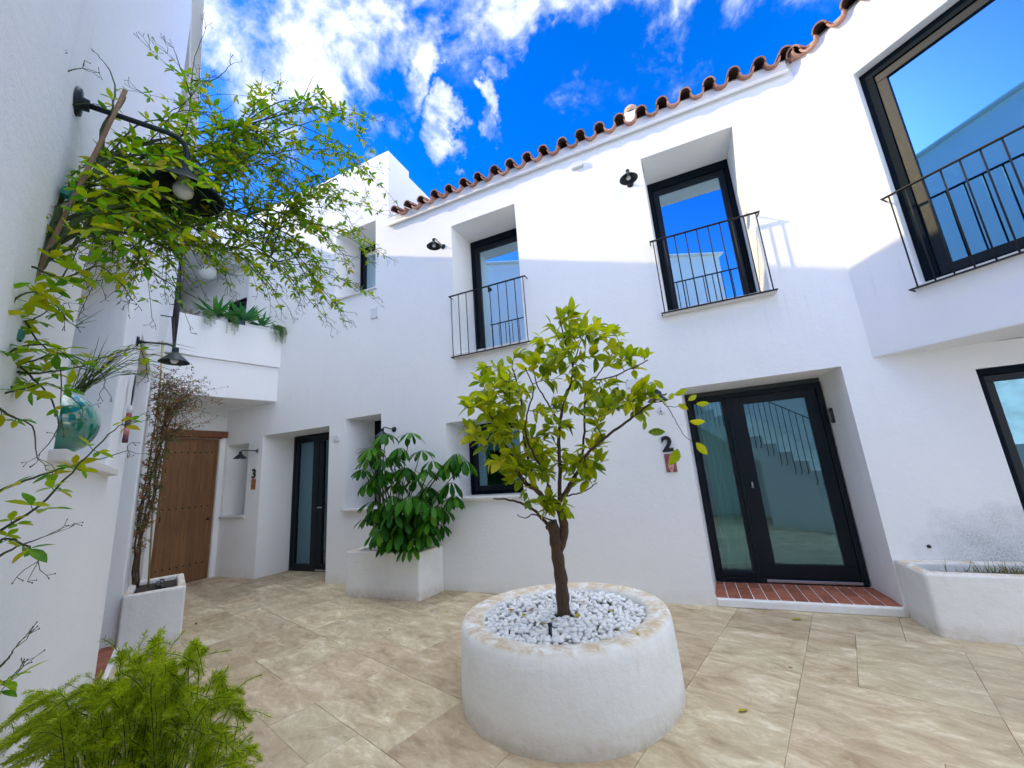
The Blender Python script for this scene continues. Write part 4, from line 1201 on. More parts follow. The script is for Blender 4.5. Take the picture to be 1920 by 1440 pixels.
def limb(pts, r0, r1, n=5):
    p = smooth_path([LP(*q) for q in pts], n, .004); r0 *= .78; rr = [r0+(r1-r0)*i/(len(p)-1) for i in range(len(p))]
    limbs.append((p, rr)); return p
limb([(1046, 950, 0), (1024, 938, -.02), (1005, 918, -.05), (985, 905, -.07), (968, 880, -.10), (955, 850, -.12), (940, 815, -.16), (915, 770, -.2)], .030, .008)
limb([(1030, 985, 0), (1015, 972, .03), (1000, 955, .06), (975, 942, .08), (945, 936, .10), (925, 935, .1)], .018, .005)
limb([(1005, 918, -.05), (995, 880, .05), (985, 840, .1), (980, 790, .12), (975, 740, .14), (960, 690, .16)], .016, .006)
limb([(1048, 955, 0), (1049, 920, 0), (1050, 880, 0), (1048, 830, 0), (1050, 790, 0), (1060, 745, .02), (1071, 715, .0), (1074, 685, -.02), (1062, 650, -.03), (1052, 610, -.04)], .022, .005)
limb([(1050, 800, 0), (1035, 770, .06), (1020, 745, .1), (1005, 715, .12), (998, 680, .15)], .010, .004)
limb([(1046, 945, 0), (1062, 920, .0), (1080, 890, -.05), (1095, 860, -.08), (1112, 840, -.1), (1145, 812, -.12), (1180, 787, -.15), (1210, 765, -.17), (1235, 745, -.18), (1250, 738, -.18)], .020, .005)
limb([(1052, 940, 0), (1075, 905, .08), (1090, 860, .12), (1096, 810, .12), (1096, 760, .1), (1098, 735, .08), (1112, 715, .06), (1150, 706, .02), (1185, 690, .0), (1215, 675, -.02)], .014, .004)
limb([(1096, 760, .1), (1110, 720, .14), (1130, 690, .16), (1150, 660, .15), (1160, 640, .12)], .008, .003)
limb([(1030, 915, .05), (1015, 880, .0), (1000, 850, -.1), (985, 810, -.14), (990, 770, -.18), (1000, 730, -.2), (985, 690, -.2)], .012, .004)
limb([(1074, 690, -.02), (1085, 650, .02), (1098, 615, .04)], .007, .003)
limb([(1040, 978, .0), (1020, 970, -.04), (998, 965, -.06), (985, 972, -.06), (970, 965, -.08)], .008, .003)
limb([(1060, 930, 0), (1085, 925, -.05), (1105, 915, -.1), (1120, 905, -.12)], .008, .003)
limb([(1235, 745, -.18), (1250, 762, -.2), (1265, 785, -.22), (1275, 805, -.22), (1290, 822, -.22), (1300, 830, -.22)], .004, .002)
limb([(1250, 762, -.2), (1275, 762, -.23), (1290, 752, -.24)], .003, .0015)
skel = [(q, r) for p, rr in limbs for q, r in zip(p, rr)]
# crown envelope: photo-space lobes (centre x, y, rx, ry, depth, depth radius, twigs)
lobes = [(925, 745, 52, 62, -.05, .26, 34), (945, 850, 48, 45, -.05, .22, 17), (905, 800, 42, 50, 0, .2, 13), (975, 700, 60, 42, .02, .26, 19), (965, 790, 40, 60, .1, .2, 16), (1045, 640, 50, 45, -.02, .22, 15),
         (1090, 620, 42, 30, 0, .18, 14), (1140, 650, 42, 36, .0, .2, 13), (1060, 690, 55, 40, .0, .24, 12), (1185, 680, 30, 18, 0, .12, 7), (1150, 745, 45, 26, -.08, .16, 13),
         (1110, 790, 40, 36, .0, .2, 9), (1195, 750, 32, 22, -.14, .12, 10), (1110, 860, 32, 26, -.05, .18, 11), (1040, 955, 26, 16, -.08, .08, 9), (1020, 860, 30, 40, .0, .2, 8),
         (1060, 590, 16, 14, 0, .08, 4), (1000, 860, 40, 36, .08, .18, 12), (1075, 850, 34, 40, .06, .18, 10), (1060, 780, 30, 40, .1, .2, 8), (965, 880, 34, 28, -.05, .16, 9), (1020, 800, 30, 40, -.15, .1, 8), (1010, 930, 26, 20, -.06, .1, 6), (1215, 735, 22, 16, -.16, .08, 5), (1100, 905, 18, 10, -.08, .08, 3)]
twigs = MB(); lv = []
att = []
for (x, y, rx, ry, dd, dr, n) in lobes:
    for _ in range(n):
        a = RG.uniform(0, 2*PI); q = RG.uniform(0, 1)**.5
        att.append(LP(x+rx*q*math.cos(a), y+ry*q*math.sin(a), dd+RG.uniform(-dr, dr)))
RG.shuffle(att)
att.sort(key=lambda p: min((p-s[0]).length for s in skel))
def lemon_leaves(path, nl, L0):
    for k in range(nl):
        t = .25+.75*(k+RG.uniform(.1, .9))/nl; i = min(int(t*(len(path)-1)), len(path)-2)
        base = path[i].lerp(path[i+1], t*(len(path)-1)-i); tdir = (path[i+1]-path[i]).normalized()
        side = tdir.cross(rv()).normalized()
        d = (tdir*.55 + side*.9 + Vector((0, 0, RG.uniform(-.25, .35)))).normalized()
        L = L0*RG.uniform(.62, 1.25)
        lv.append(leaf_matrix(base, d, Vector((0, 0, 1))+rv(.75), L, RG.uniform(.85, 1.15)))
for p in att:
    s, r = min(skel, key=lambda c: (c[0]-p).length + .10*max(0, p.z*0 + c[0].z-p.z))
    v = p-s; mid = s + v*.5 + Vector((0, 0, .10*v.length)) + rv(.06*v.length)
    path = smooth_path([s, mid, p], 4)
    rr = min(r*.7, .0055)
    twigs.tube(path, [rr+(.0013-rr)*i/(len(path)-1) for i in range(len(path))], 5)
    for k, qq in enumerate(path[1:]): skel.append((qq, .003))
    n = 4 if v.length < .07 else 6
    lemon_leaves(path, n-1, .104)
    lv.append(leaf_matrix(p, (v.normalized()+rv(.5)), Vector((0, 0, 1))+rv(.5), .085*RG.uniform(.7, 1.2)))
for p, rr in limbs:
    twigs.tube(p, rr, 8)
for (x, y, L, dx, dy, W) in ((1268, 848, .135, -.35, 1, 1.25), (1300, 790, .12, 1, .1, .8), (1310, 835, .12, .7, .8, .9), (1312, 757, .10, 1, .0, .8), (1270, 738, .10, .9, -.4, .8), (1222, 810, .12, 1, -.05, .9), (1208, 795, .07, -.1, 1, .9), (1275, 760, .08, .6, .3, 1), (1258, 745, .07, .6, -.7, 1), (1240, 725, .09, -.5, -.6, 1), (1200, 780, .10, .6, .3, 1), (1295, 748, .09, .8, -.4, .8)):
    b_ = LP(x-7*dx, y-7*dy, -.205); d = (CR*dx - CU*dy + CF*RG.uniform(-.3, .3)).normalized()
    lv.append(leaf_matrix(b_, d, -CF+rv(.35), L, W))
twigs.build('branches', LEMON_BARK, lemon, smooth=True)
put_leaves(lv, 'lemon', LEMON_LEAF, lemon, 300)

# ---- umbrella plant in the middle planter
umb = thing('umbrella_plant', 'large glossy umbrella plant with drooping palmate leaves in the middle box planter', 'plant', (-3.95, 4.65, .52))
stems = MB(); lv = []
UB = Vector((-3.95, 4.66, .50))
UD = (UB-EYE).dot(CF)
heads = [(724, 813, -.15, 1), (768, 812, -.1, 1), (700, 838, -.2, 1), (735, 858, .0, 1), (790, 845, .0, .9), (765, 880, -.1, 1.1), (712, 895, -.2, 1.1), (690, 905, -.25, 1), (800, 880, -.15, 1), (838, 870, -.35, 1.1),
         (872, 866, -.45, 1.1), (845, 905, -.35, 1.1), (820, 925, -.2, 1), (770, 930, -.42, 1.25), (735, 930, -.3, 1.1), (700, 940, -.2, 1), (828, 955, -.32, 1.1), (790, 965, -.25, 1), (720, 975, -.2, 1), (755, 990, -.35, 1.1),
         (800, 1000, -.4, 1.1), (705, 1000, -.3, 1.0), (780, 900, .05, 1), (745, 905, .0, 1), (680, 880, -.1, .9), (815, 990, -.3, .9), (735, 1005, -.42, 1), (765, 960, -.1, 1), (690, 970, -.15, .9), (750, 840, -.3, .9), (780, 1005, -.45, 1.), (715, 860, -.32, 1)]
heads += [(x+RG.uniform(-28, 28), y+RG.uniform(-20, 26), dd+RG.uniform(-.12, .12), sc*.95) for (x, y, dd, sc) in heads if y > 850]
heads += [(RG.uniform(690, 830), RG.uniform(925, 1010), RG.uniform(-.5, -.1), RG.uniform(.9, 1.15)) for _ in range(18)]
for (x, y, dd, sc) in heads:
    h = at(x, y, UD+dd*.75)
    b0 = UB + Vector((RG.uniform(-.22, .22), RG.uniform(-.08, .08), 0))
    mid = b0.lerp(h, .55) + Vector((RG.uniform(-.08, .08), 0, .12))
    path = smooth_path([b0, mid, h], 5, .004); stems.tube(path, [.013-.009*i/(len(path)-1) for i in range(len(path))], 6)
    nl = RG.randint(7, 9); ph = RG.uniform(0, 6.28)
    tilt = Vector((RG.uniform(-.3, .3), RG.uniform(-.55, -.1), 0))
    for k in range(nl):
        a = ph + 2*PI*k/nl
        out = Vector((math.cos(a), math.sin(a), 0))
        droop = RG.uniform(.35, 1.0) + (.35 if dd < -.2 else 0)
        d = (out + Vector((0, 0, -droop)) + tilt*.4).normalized()
        st = h + out*.045*sc + Vector((0, 0, -.005))
        stems.tube([h, st], .0022, 4)
        lv.append(leaf_matrix(st, d, Vector((0, 0, 1))+rv(.25), .205*sc*RG.uniform(.8, 1.15), RG.uniform(.95, 1.25)))
stems.build('stems', GREENTWIG, umb, smooth=True)
put_leaves(lv, 'umbrella', UMBRELLA_LEAF, umb, 300)

# ---- jasmine in the foreground
jas = thing('jasmine', 'arching winter jasmine tied to a bamboo stake in the upper left foreground', 'climbing plant', (-1.75, .50, 0))
canes = MB(); tw = MB(); lv = []
def JP(x, y, d): return at(x, y, d)
def cane(pts, r0, r1, n=5, jit=.004, mb=None):
    p = smooth_path([JP(*q) for q in pts], n, jit); (mb or canes).tube(p, [r0+(r1-r0)*i/(len(p)-1) for i in range(len(p))], 8); return p
sk = MB()
p0_, p1_ = JP(-60, 785, 1.0), JP(235, 170, 1.38)
p = [p0_.lerp(p1_, i/7)+rv(.0015) for i in range(8)]
sk.tube(p, [.0058+.0008*(i % 2) for i in range(8)], 10); sk.build('stake', STAKE, jas, smooth=True)
foot = Vector((-1.72, .62, .3))
# thick old canes
for pts in ([(-70, 930, .98), (-5, 640, 1.06), (45, 530, 1.12), (85, 470, 1.17), (103, 400, 1.22), (104, 376, 1.24), (140, 350, 1.27), (180, 325, 1.3), (192, 308, 1.32), (185, 290, 1.33), (200, 235, 1.36), (233, 180, 1.4)],):
    cane(pts, .017, .006)
cane([(-60, 900, 1.0), (10, 600, 1.08), (60, 500, 1.14), (115, 440, 1.2), (170, 400, 1.27), (240, 385, 1.36)], .013, .006)
cane([(192, 308, 1.32), (215, 296, 1.36), (252, 290, 1.42), (300, 300, 1.5)], .008, .004)
b0 = (-1.72, .55, .42)
q = [Vector(b0), JP(-70, 930, .98)]; canes.tube(q, [.018, .017], 8)
canes.build('canes', CANE, jas, smooth=True)
# green ties
TIE = plain('green_tie', (.02, .20, .15), .5)
for (x, y, d) in ((55, 515, 1.13), (128, 362, 1.24), (28, 628, 1.06)):
    tt = MB(); c_ = JP(x, y, d); tt.lathe([(.016, -.014), (.0175, 0), (.016, .014)], c_, 12, axis=(JP(x+40, y-80, d+.05)-c_))
    tt.build('tie', TIE, jas, smooth=True)
def trifoliate(base, d, L, n3=3):
    up = Vector((0, 0, 1))+rv(.7); d = d.normalized()
    side = d.cross(up).normalized()
    pet = L*.35; c_ = base+d*pet
    tw.tube([base, c_], .0009, 3, cap=False)
    lv.append(leaf_matrix(c_, d, up, L, .95))
    if n3 > 1:
        for sg in (-1, 1): lv.append(leaf_matrix(c_, (d*.35+side*sg).normalized(), up, L*.78, .95))
def spray(path, L0, L1, start=.12, dens=.055, bare=.0):
    """opposite pairs of trifoliate leaves along an arching shoot"""
    tot = sum((path[i+1]-path[i]).length for i in range(len(path)-1)); n = max(int(tot/dens), 3)
    for k in range(n):
        t = start + (1-start)*(k+.5)/n
        if t > 1-bare: continue
        f = t*(len(path)-1); i = min(int(f), len(path)-2); base = path[i].lerp(path[i+1], f-i); td = (path[i+1]-path[i]).normalized()
        L = (L0+(L1-L0)*t)*RG.uniform(.6, 1.25)
        sd = td.cross(Vector((0, 0, 1))+rv(.8)).normalized()
        for sg in (-1, 1):
            if RG.random() < .22: continue
            trifoliate(base, td*.6+sd*sg+Vector((0, 0, RG.uniform(-.5, .3))), L)
def tips(p, d, s=.06):
    for k in range(RG.randint(2, 3)):
        e = p + (d + rv(.8)).normalized()*s*RG.uniform(.5, 1.2); tw.tube([p, p.lerp(e, .5)+rv(.006), e], [.0011, .0009, .0007], 3, cap=False)
        for _ in range(2):
            e2 = e + (d+rv(1.1)).normalized()*s*.35; tw.tube([e, e2], [.0007, .0009], 3, cap=False)
            tw.lathe([(0, -.002), (.0016, 0), (0, .003)], e2, 4)
hubs = []
for pts in ([(130, 355, 1.26), (190, 345, 1.32), (270, 335, 1.42), (360, 330, 1.56), (450, 320, 1.72)], [(185, 300, 1.33), (230, 285, 1.38), (300, 262, 1.5), (390, 245, 1.65), (470, 232, 1.8)],
            [(100, 420, 1.2), (160, 395, 1.28), (240, 370, 1.4), (340, 372, 1.55), (440, 395, 1.72), (520, 430, 1.88)], [(85, 470, 1.17), (140, 440, 1.24), (210, 405, 1.34), (290, 400, 1.46), (370, 430, 1.6), (430, 470, 1.72)],
            [(192, 306, 1.32), (250, 300, 1.42), (340, 285, 1.56), (440, 280, 1.72), (530, 290, 1.9)], [(70, 500, 1.14), (120, 470, 1.2), (180, 440, 1.28), (250, 440, 1.38), (320, 470, 1.5)],
            [(150, 350, 1.28), (200, 380, 1.34), (280, 360, 1.46), (360, 390, 1.6), (450, 440, 1.76), (520, 490, 1.9)]):
    p = smooth_path([JP(*q_) for q_ in pts], 4, .003)
    tw.tube(p, [.0062-.0034*i/(len(p)-1) for i in range(len(p))], 6)
    spray(p, .055, .045, .05, .045)
    hubs += [q_ for q_ in p[2:]]
ends = []
# fan of arching shoots: hub -> tip, tip depth grows to the right
JT = ((600, 160), (640, 200), (660, 225), (672, 262), (680, 300), (650, 320), (690, 345), (640, 370), (700, 400), (655, 420), (690, 455), (640, 470), (725, 480), (620, 500), (665, 540),
                 (600, 560), (610, 610), (560, 560), (540, 585), (500, 560), (520, 500), (480, 520), (440, 540), (570, 470), (560, 420), (590, 330), (560, 260), (540, 215), (500, 190), (470, 210), (580, 380), (540, 340),
                 (505, 430), (450, 460), (400, 500), (380, 420), (340, 470), (470, 370), (420, 330), (390, 260), (430, 240), (360, 210), (330, 380), (290, 460), (300, 540), (250, 500), (230, 540), (330, 440), (410, 400), (450, 300),
                 (500, 270), (520, 310), (620, 280), (610, 430), (650, 590), (280, 420), (200, 430), (170, 470), (220, 470), (480, 450), (560, 500), (400, 180), (375, 150), (585, 545), (600, 520), (530, 400))
JT = list(JT) + [(RG.uniform(300, 620), RG.uniform(250, 470)) for _ in range(22)] + [(RG.uniform(90, 330), RG.uniform(400, 500)) for _ in range(14)] + [(RG.uniform(150, 330), RG.uniform(300, 420)) for _ in range(10)]
for (ex, ey) in JT:
    dd = 1.28 + max(ex-150, 0)/560*RG.uniform(.65, 1.05)
    T_ = JP(ex, ey, dd); cand = sorted(hubs, key=lambda h_: abs((h_-T_).length-.34))[:14]
    A_, B_ = RG.choice(cand), JP(ex+RG.uniform(-12, 12), ey+RG.uniform(-12, 12), dd)
    L = (B_-A_).length; lift = L*RG.uniform(.16, .34) if ey > 230 else L*RG.uniform(.02, .1)
    m1 = A_.lerp(B_, .35)+Vector((0, 0, lift*.9))+rv(.03); m2 = A_.lerp(B_, .72)+Vector((0, 0, lift*.75))+rv(.03)
    path = smooth_path([A_, m1, m2, B_], 6, .002)
    r0 = RG.uniform(.0022, .0042)
    tw.tube(path, [r0+(.0009-r0)*i/(len(path)-1) for i in range(len(path))], 5)
    spray(path, .052, .032, .15, .062, RG.uniform(0, .12))
    tips(B_, (B_-m2).normalized())
    # side shoots
    for k in range(RG.randint(1, 3)):
        i = RG.randint(len(path)//3, len(path)-2); td = (path[i+1]-path[i]).normalized()
        e = path[i] + (td + rv(.6) + Vector((0, 0, -.35))).normalized()*RG.uniform(.10, .26)
        sp_ = smooth_path([path[i], path[i].lerp(e, .5)+Vector((0, 0, .02)), e], 3)
        tw.tube(sp_, [.0014, .0013, .0012, .0011, .001, .0009, .0008][:len(sp_)], 4)
        spray(sp_, .038, .024, .1, .05, .1); tips(e, td, .05)
# shoots of the lower left and the wall side
for pts, l0, bare in (([(180, 340, 1.2), (250, 310, 1.2), (330, 325, 1.22), (400, 380, 1.25)], .036, 0), ([(150, 390, 1.18), (230, 350, 1.18), (310, 370, 1.2), (380, 430, 1.22)], .036, 0), ([(190, 300, 1.25), (270, 290, 1.25), (340, 300, 1.27), (400, 340, 1.28)], .034, 0),
    ([(150, 400, 1.16), (220, 400, 1.18), (300, 400, 1.2), (360, 470, 1.22)], .036, 0), ([(90, 470, 1.1), (150, 430, 1.12), (230, 440, 1.15), (280, 500, 1.18)], .038, 0), ([(60, 500, 1.08), (120, 520, 1.1), (190, 500, 1.14), (240, 550, 1.16)], .036, 0),
    ([(0, 620, 1.0), (30, 560, 1.02), (80, 550, 1.06), (120, 590, 1.1)], .04, 0), ([(-10, 680, 1.0), (40, 650, 1.02), (100, 650, 1.08), (150, 690, 1.12)], .04, 0), ([(0, 690, 1.05), (60, 700, 1.1), (140, 690, 1.2), (200, 668, 1.3), (262, 655, 1.4), (275, 700, 1.42)], .034, 0), ([(-10, 700, 1.05), (50, 680, 1.1), (120, 662, 1.2), (190, 700, 1.3), (195, 725, 1.3)], .03, .3),
                      ([(-10, 640, 1.05), (40, 690, 1.08), (90, 740, 1.12), (110, 800, 1.16), (75, 850, 1.15)], .03, .4), ([(-10, 740, 1.0), (40, 730, 1.05), (100, 720, 1.12), (150, 760, 1.2)], .034, .1),
                      ([(-10, 760, .98), (20, 780, 1.0), (60, 800, 1.05), (70, 860, 1.06)], .03, .5), ([(-10, 1000, .9), (70, 950, .95), (150, 870, 1.02), (215, 805, 1.1), (250, 790, 1.14)], .034, .0),
                      ([(-10, 925, .92), (50, 900, .95), (110, 880, 1.0), (150, 870, 1.05), (240, 845, 1.15)], .034, .35), ([(-10, 1020, .9), (20, 1010, .92), (60, 1030, .95), (72, 1052, .96)], .034, .0),
                      ([(-10, 1050, .9), (30, 1025, .95), (84, 1006, 1.0)], .02, .8), ([(-10, 1260, .8), (10, 1240, .82), (28, 1215, .84)], .02, .8), ([(-10, 1280, .8), (12, 1282, .82), (20, 1275, .82)], .032, .0),
                      ([(90, 470, 1.17), (75, 420, 1.18), (60, 360, 1.17), (52, 260, 1.16), (50, 190, 1.16), (70, 140, 1.16), (82, 100, 1.16)], .032, .45), ([(52, 260, 1.16), (42, 300, 1.14), (50, 380, 1.15), (70, 400, 1.15)], .034, 0),
                      ([(52, 200, 1.16), (80, 150, 1.18), (120, 135, 1.2), (155, 128, 1.22)], .02, .85), ([(200, 235, 1.36), (215, 180, 1.4), (205, 130, 1.4), (178, 98, 1.4)], .026, .6), ([(50, 190, 1.16), (80, 210, 1.2), (110, 196, 1.25), (180, 195, 1.3)], .03, .6),
                      ([(340, 330, 1.6), (350, 240, 1.65), (358, 180, 1.68), (362, 120, 1.7), (385, 55, 1.72)], .022, .6), ([(358, 180, 1.68), (340, 130, 1.66), (325, 90, 1.65)], .02, .8), ([(360, 150, 1.7), (400, 150, 1.75), (432, 122, 1.8)], .02, .6),
                      ([(540, 215, 2.0), (570, 180, 2.05), (592, 130, 2.1)], .02, .6), ([(30, 560, 1.1), (20, 540, 1.1), (-5, 560, 1.05)], .036, 0), ([(60, 560, 1.12), (100, 540, 1.15), (130, 500, 1.2), (150, 455, 1.25)], .036, 0), ([(20, 600, 1.08), (60, 600, 1.1), (95, 580, 1.14)], .036, 0),
                      ([(-10, 620, 1.05), (40, 600, 1.08), (70, 640, 1.1), (110, 680, 1.14), (115, 790, 1.15)], .032, .2), ([(250, 480, 1.4), (300, 520, 1.5), (370, 560, 1.65), (420, 590, 1.75)], .02, .65), ([(210, 455, 1.35), (280, 470, 1.45), (350, 520, 1.6)], .024, .55)):
    path = smooth_path([JP(*q) for q in pts], 5, .002)
    tw.tube(path, [.0034+(.001-.0034)*i/(len(path)-1) for i in range(len(path))], 5)
    spray(path, l0*1.45, l0*1.15, .05, .042, bare); tips(path[-1], (path[-1]-path[-2]).normalized(), .045)
tw.build('shoots', GREENTWIG, jas, smooth=True)
put_leaves(lv, 'jasmine', JASMINE_LEAF, jas, 300)

# ---- asparagus fern
fern = thing('asparagus_fern', 'feathery bright green asparagus fern spilling over the bottom left corner', 'fern', (-1.50, .74, .42))
st = MB(); nd = MB()
FB = Vector((-1.52, .76, .42))
def needle_stem(path, Ln, dens=.0035, r0=.0016, fullness=4):
    tot = sum((path[i+1]-path[i]).length for i in range(len(path)-1)); n = int(tot/dens)
    st.tube(path, [r0+(.0006-r0)*i/(len(path)-1) for i in range(len(path))], 4, cap=False)
    for k in range(n):
        t = .12+.88*k/n; f = t*(len(path)-1); i = min(int(f), len(path)-2)
        b_ = path[i].lerp(path[i+1], f-i); td = (path[i+1]-path[i]).normalized()
        for _ in range(fullness-2 if t > .9 else fullness-1):
            s_ = td.cross(rv()).normalized(); L = Ln*RG.uniform(.55, 1.1)*(1-.55*max(0, t-.8)/.2)
            d = (s_+td*RG.uniform(.35, .9)).normalized(); w = d.cross(td).normalized()*.0009
            bi = len(nd.v); m_ = b_+d*L*.5
            nd.v += [b_, m_-w, b_+d*L+td*L*.15, m_+w]; nd.f.append((bi, bi+1, bi+2, bi+3))
tipsF = [(228, 1225), (262, 1250), (355, 1230), (370, 1215), (300, 1240), (140, 1300), (150, 1290), (60, 1330), (20, 1350), (0, 1400), (400, 1290), (430, 1310), (455, 1300), (470, 1350), (480, 1400), (470, 1445), (440, 1440),
         (390, 1360), (340, 1290), (290, 1280), (240, 1290), (200, 1310), (180, 1340), (120, 1340), (80, 1370), (40, 1400), (30, 1440), (90, 1430), (150, 1400), (210, 1370), (260, 1340), (310, 1340), (350, 1380), (300, 1410), (250, 1420),
         (200, 1430), (380, 1420), (420, 1380), (330, 1440), (410, 1450), (270, 1310), (220, 1265), (320, 1262), (170, 1370), (280, 1370), (-20, 1380), (50, 1360), (360, 1330), (300, 1300), (450, 1420)]
for rep in range(3):
    for (x, y) in tipsF:
        if rep: x += RG.uniform(-28, 28); y += RG.uniform(-4, 45)
        r_ = ((x-230)/250); D = RG.uniform(.98, 1.25) + .05*abs(r_)
        e = at(x, y, D)
        b0 = FB + Vector((RG.uniform(-.12, .12), RG.uniform(-.12, .12), 0))
        L = (e-b0).length
        mid = b0.lerp(e, .55) + Vector((0, 0, .30*L+.03)) + rv(.04)
        path = smooth_path([b0, mid, e], 6, .002)
        needle_stem(path, .023, .0040, .0016, 5)
        for k in range(2):
            i = RG.randint(4, len(path)-3); td = (path[i+1]-path[i]).normalized()
            e2 = path[i]+(td+rv(.75)).normalized()*RG.uniform(.06, .12)
            needle_stem(smooth_path([path[i], path[i].lerp(e2, .5)+Vector((0, 0, .008)), e2], 3), .018, .0042, .0009, 4)
st.build('stems', GREENTWIG, fern, smooth=True)
tag(nd.build('needles', FERN_LEAF, fern), kind='stuff')

# ---- grass tufts
def blade(mb, path, w0):
    b = len(mb.v); n = len(path)
    for i, p in enumerate(path):
        td = (path[min(i+1, n-1)]-path[max(i-1, 0)]).normalized(); s_ = td.cross(CF).normalized()*(w0*(1-(i/(n-1))**1.5)+.0004)
        mb.v += [p-s_, p+s_+CF*.0005]
    for i in range(n-1): mb.f.append((b+2*i, b+2*i+1, b+2*i+3, b+2*i+2))
def grass(label, base, ends, w, jit, lift, name='grass_tuft', mat=None):
    mb = MB()
    for e, k in ends:
        for _ in range(k):
            ee = e+rv(jit); b_ = base+rv(.02); L = (ee-b_).length
            blade(mb, smooth_path([b_, b_.lerp(ee, .5)+Vector((0, 0, lift*L))+rv(.012), ee], 4), w*RG.uniform(.6, 1.2))
    o = mb.build(name, mat or GRASS_LEAF, None); tag(o, label, 'grass plant'); return o
gb = LEFT(-3.62, .06, 1.80)+Vector((0, 0, .12)); gd = (gb-EYE).dot(CF)
gpx = seen(gb)
grass('tuft of dark upright grass in the window recess of the left building', LEFT(-3.60, .12, 2.14), [(LEFT(-3.05, .12, 2.92), 10), (LEFT(-2.9, .16, 2.72), 8), (LEFT(-3.3, .14, 2.98), 10), (LEFT(-3.45, .10, 2.9), 18), (LEFT(-2.72, .12, 2.92), 10), (LEFT(-3.0, .10, 2.6), 10), (LEFT(-3.5, .12, 2.65), 22)], .007, .06, .05)
grass('arching thin grass blades reaching right in front of the left building window', LEFT(-3.68, -.02, 2.0), [(at(250, 655, 1.9), 8), (at(300, 650, 2.0), 9), (at(200, 640, 1.8), 8), (at(340, 690, 2.1), 6), (at(330, 730, 2.1), 4), (at(280, 700, 2.0), 7), (at(360, 660, 2.15), 4)], .0034, .04, .16, name='arching_grass')
grass('fine dark grass tuft on the niche sill behind the umbrella plant', Vector((-4.50, 5.05, 1.9)), [(Vector((-4.95, 4.9, 2.02)), 9), (Vector((-4.75, 5.0, 2.2)), 10), (Vector((-4.5, 5.0, 2.25)), 9), (Vector((-5.0, 4.95, 1.85)), 6), (Vector((-4.65, 4.9, 1.75)), 6), (Vector((-4.35, 5.0, 2.1)), 6)], .003, .06, .08, name='sill_grass')
mb = MB(); mb.lathe([(.0, 1.116), (.075, 1.116), (.10, 1.30), (.09, 1.55), (.05, 1.80), (.04, 1.90), (.035, 1.90), (.03, 1.80)], (-4.52, 5.06, 0), 20)
tag(mb.build('sill_vase', plain('dark_vase', (.03, .05, .045), .35), None, smooth=True), 'dark vase on the niche sill holding the fine grass', 'vase')
mb = MB(); mb.lathe([(.0, 1.744), (.06, 1.744), (.085, 1.82), (.075, 2.15), (.065, 2.15), (.06, 2.05)], (LEFT(-3.64, .12, 0).x, LEFT(-3.64, .12, 0).y, 0), 20)
tag(mb.build('sill_pot', plain('dark_pot', (.05, .05, .045), .5), None, smooth=True), 'dark pot on the left window sill holding the upright grass', 'pot')

# ---- balcony plants
def agave(label, c, n, L, seed):
    RR = random.Random(seed); t = thing('agave', label, 'succulent', c)
    c = Vector(c)
    me = leaf_mesh('agave', AGAVE_LEAF)
    for k in range(n):
        a = k*2.4; el = RR.uniform(-.15, .9) * (1 if k > n*.5 else .5)
        d = Vector((math.cos(a), math.sin(a), el)).normalized()
        M4 = leaf_matrix(c+d*.02, d, Vector((0, 0, 1)), L*RR.uniform(.8, 1.1), RR.uniform(.8, 1.1))
        o = bpy.data.objects.new('leaf', me); l, r, s = M4.decompose(); link(o, t, l); o.rotation_euler = r.to_euler(); o.scale = s
agave('large green agave hanging over the right part of the balcony planter', BAL(-.66, .02, 4.60), 24, .42, 3)
agave('upright green agave in the middle of the balcony planter', BAL(-1.05, .12, 4.62), 22, .38, 4)
agave('small yellowish agave near the right end of the balcony planter', BAL(-.36, .05, 4.58), 16, .27, 5)
def trailing(label, c, n, seed, spread=.12):
    RR = random.Random(seed); t = thing('trailing_fern', label, 'fern', c); mbs_ = MB(); L_ = []
    for k in range(n):
        b_ = Vector(c)+Vector((RR.uniform(-.03, .03), RR.uniform(-spread, spread), 0)); o_ = Vector((RR.uniform(.10, .2), RR.uniform(-.06, .06), .03)); dn = RR.uniform(.12, .32)
        path = smooth_path([b_, b_+o_*.7+Vector((0, 0, .05)), b_+o_+Vector((0, 0, -dn*.4)), b_+o_*1.05+Vector((0, 0, -dn))], 5)
        mbs_.tube(path, .0018, 3)
        for i in range(2, len(path)):
            for sg in (-1, 1): L_.append(leaf_matrix(path[i], Vector((.15, sg, -.5)), Vector((1, 0, .4)), .045*(1.15-i/len(path)*.7), .8))
    mbs_.build('stems', GREENTWIG, t); mb_ = MB(); v0, f0 = LS['small']
    for M4 in L_: b = len(mb_.v); mb_.v += [M4 @ q_ for q_ in v0]; mb_.f += [tuple(b+i for i in f) for f in f0]
    tag(mb_.build('fronds', TRAIL_LEAF, t), kind='stuff')
trailing('trailing fern at the far right corner of the balcony planter', BAL(-.12, .02, 4.53), 22, 6, .09)
trailing('trailing fern hanging below the middle agave on the balcony', BAL(-1.20, .02, 4.53), 9, 7, .06)
trailing('pair of thin fern fronds hanging between the two agaves on the balcony', BAL(-.88, .02, 4.53), 9, 8, .08)
t = thing('red_shrub', 'dry reddish twiggy shrub at the left end of the balcony planter', 'shrub', BAL(-1.45, .2, 4.45))
mb = MB(); L_ = []
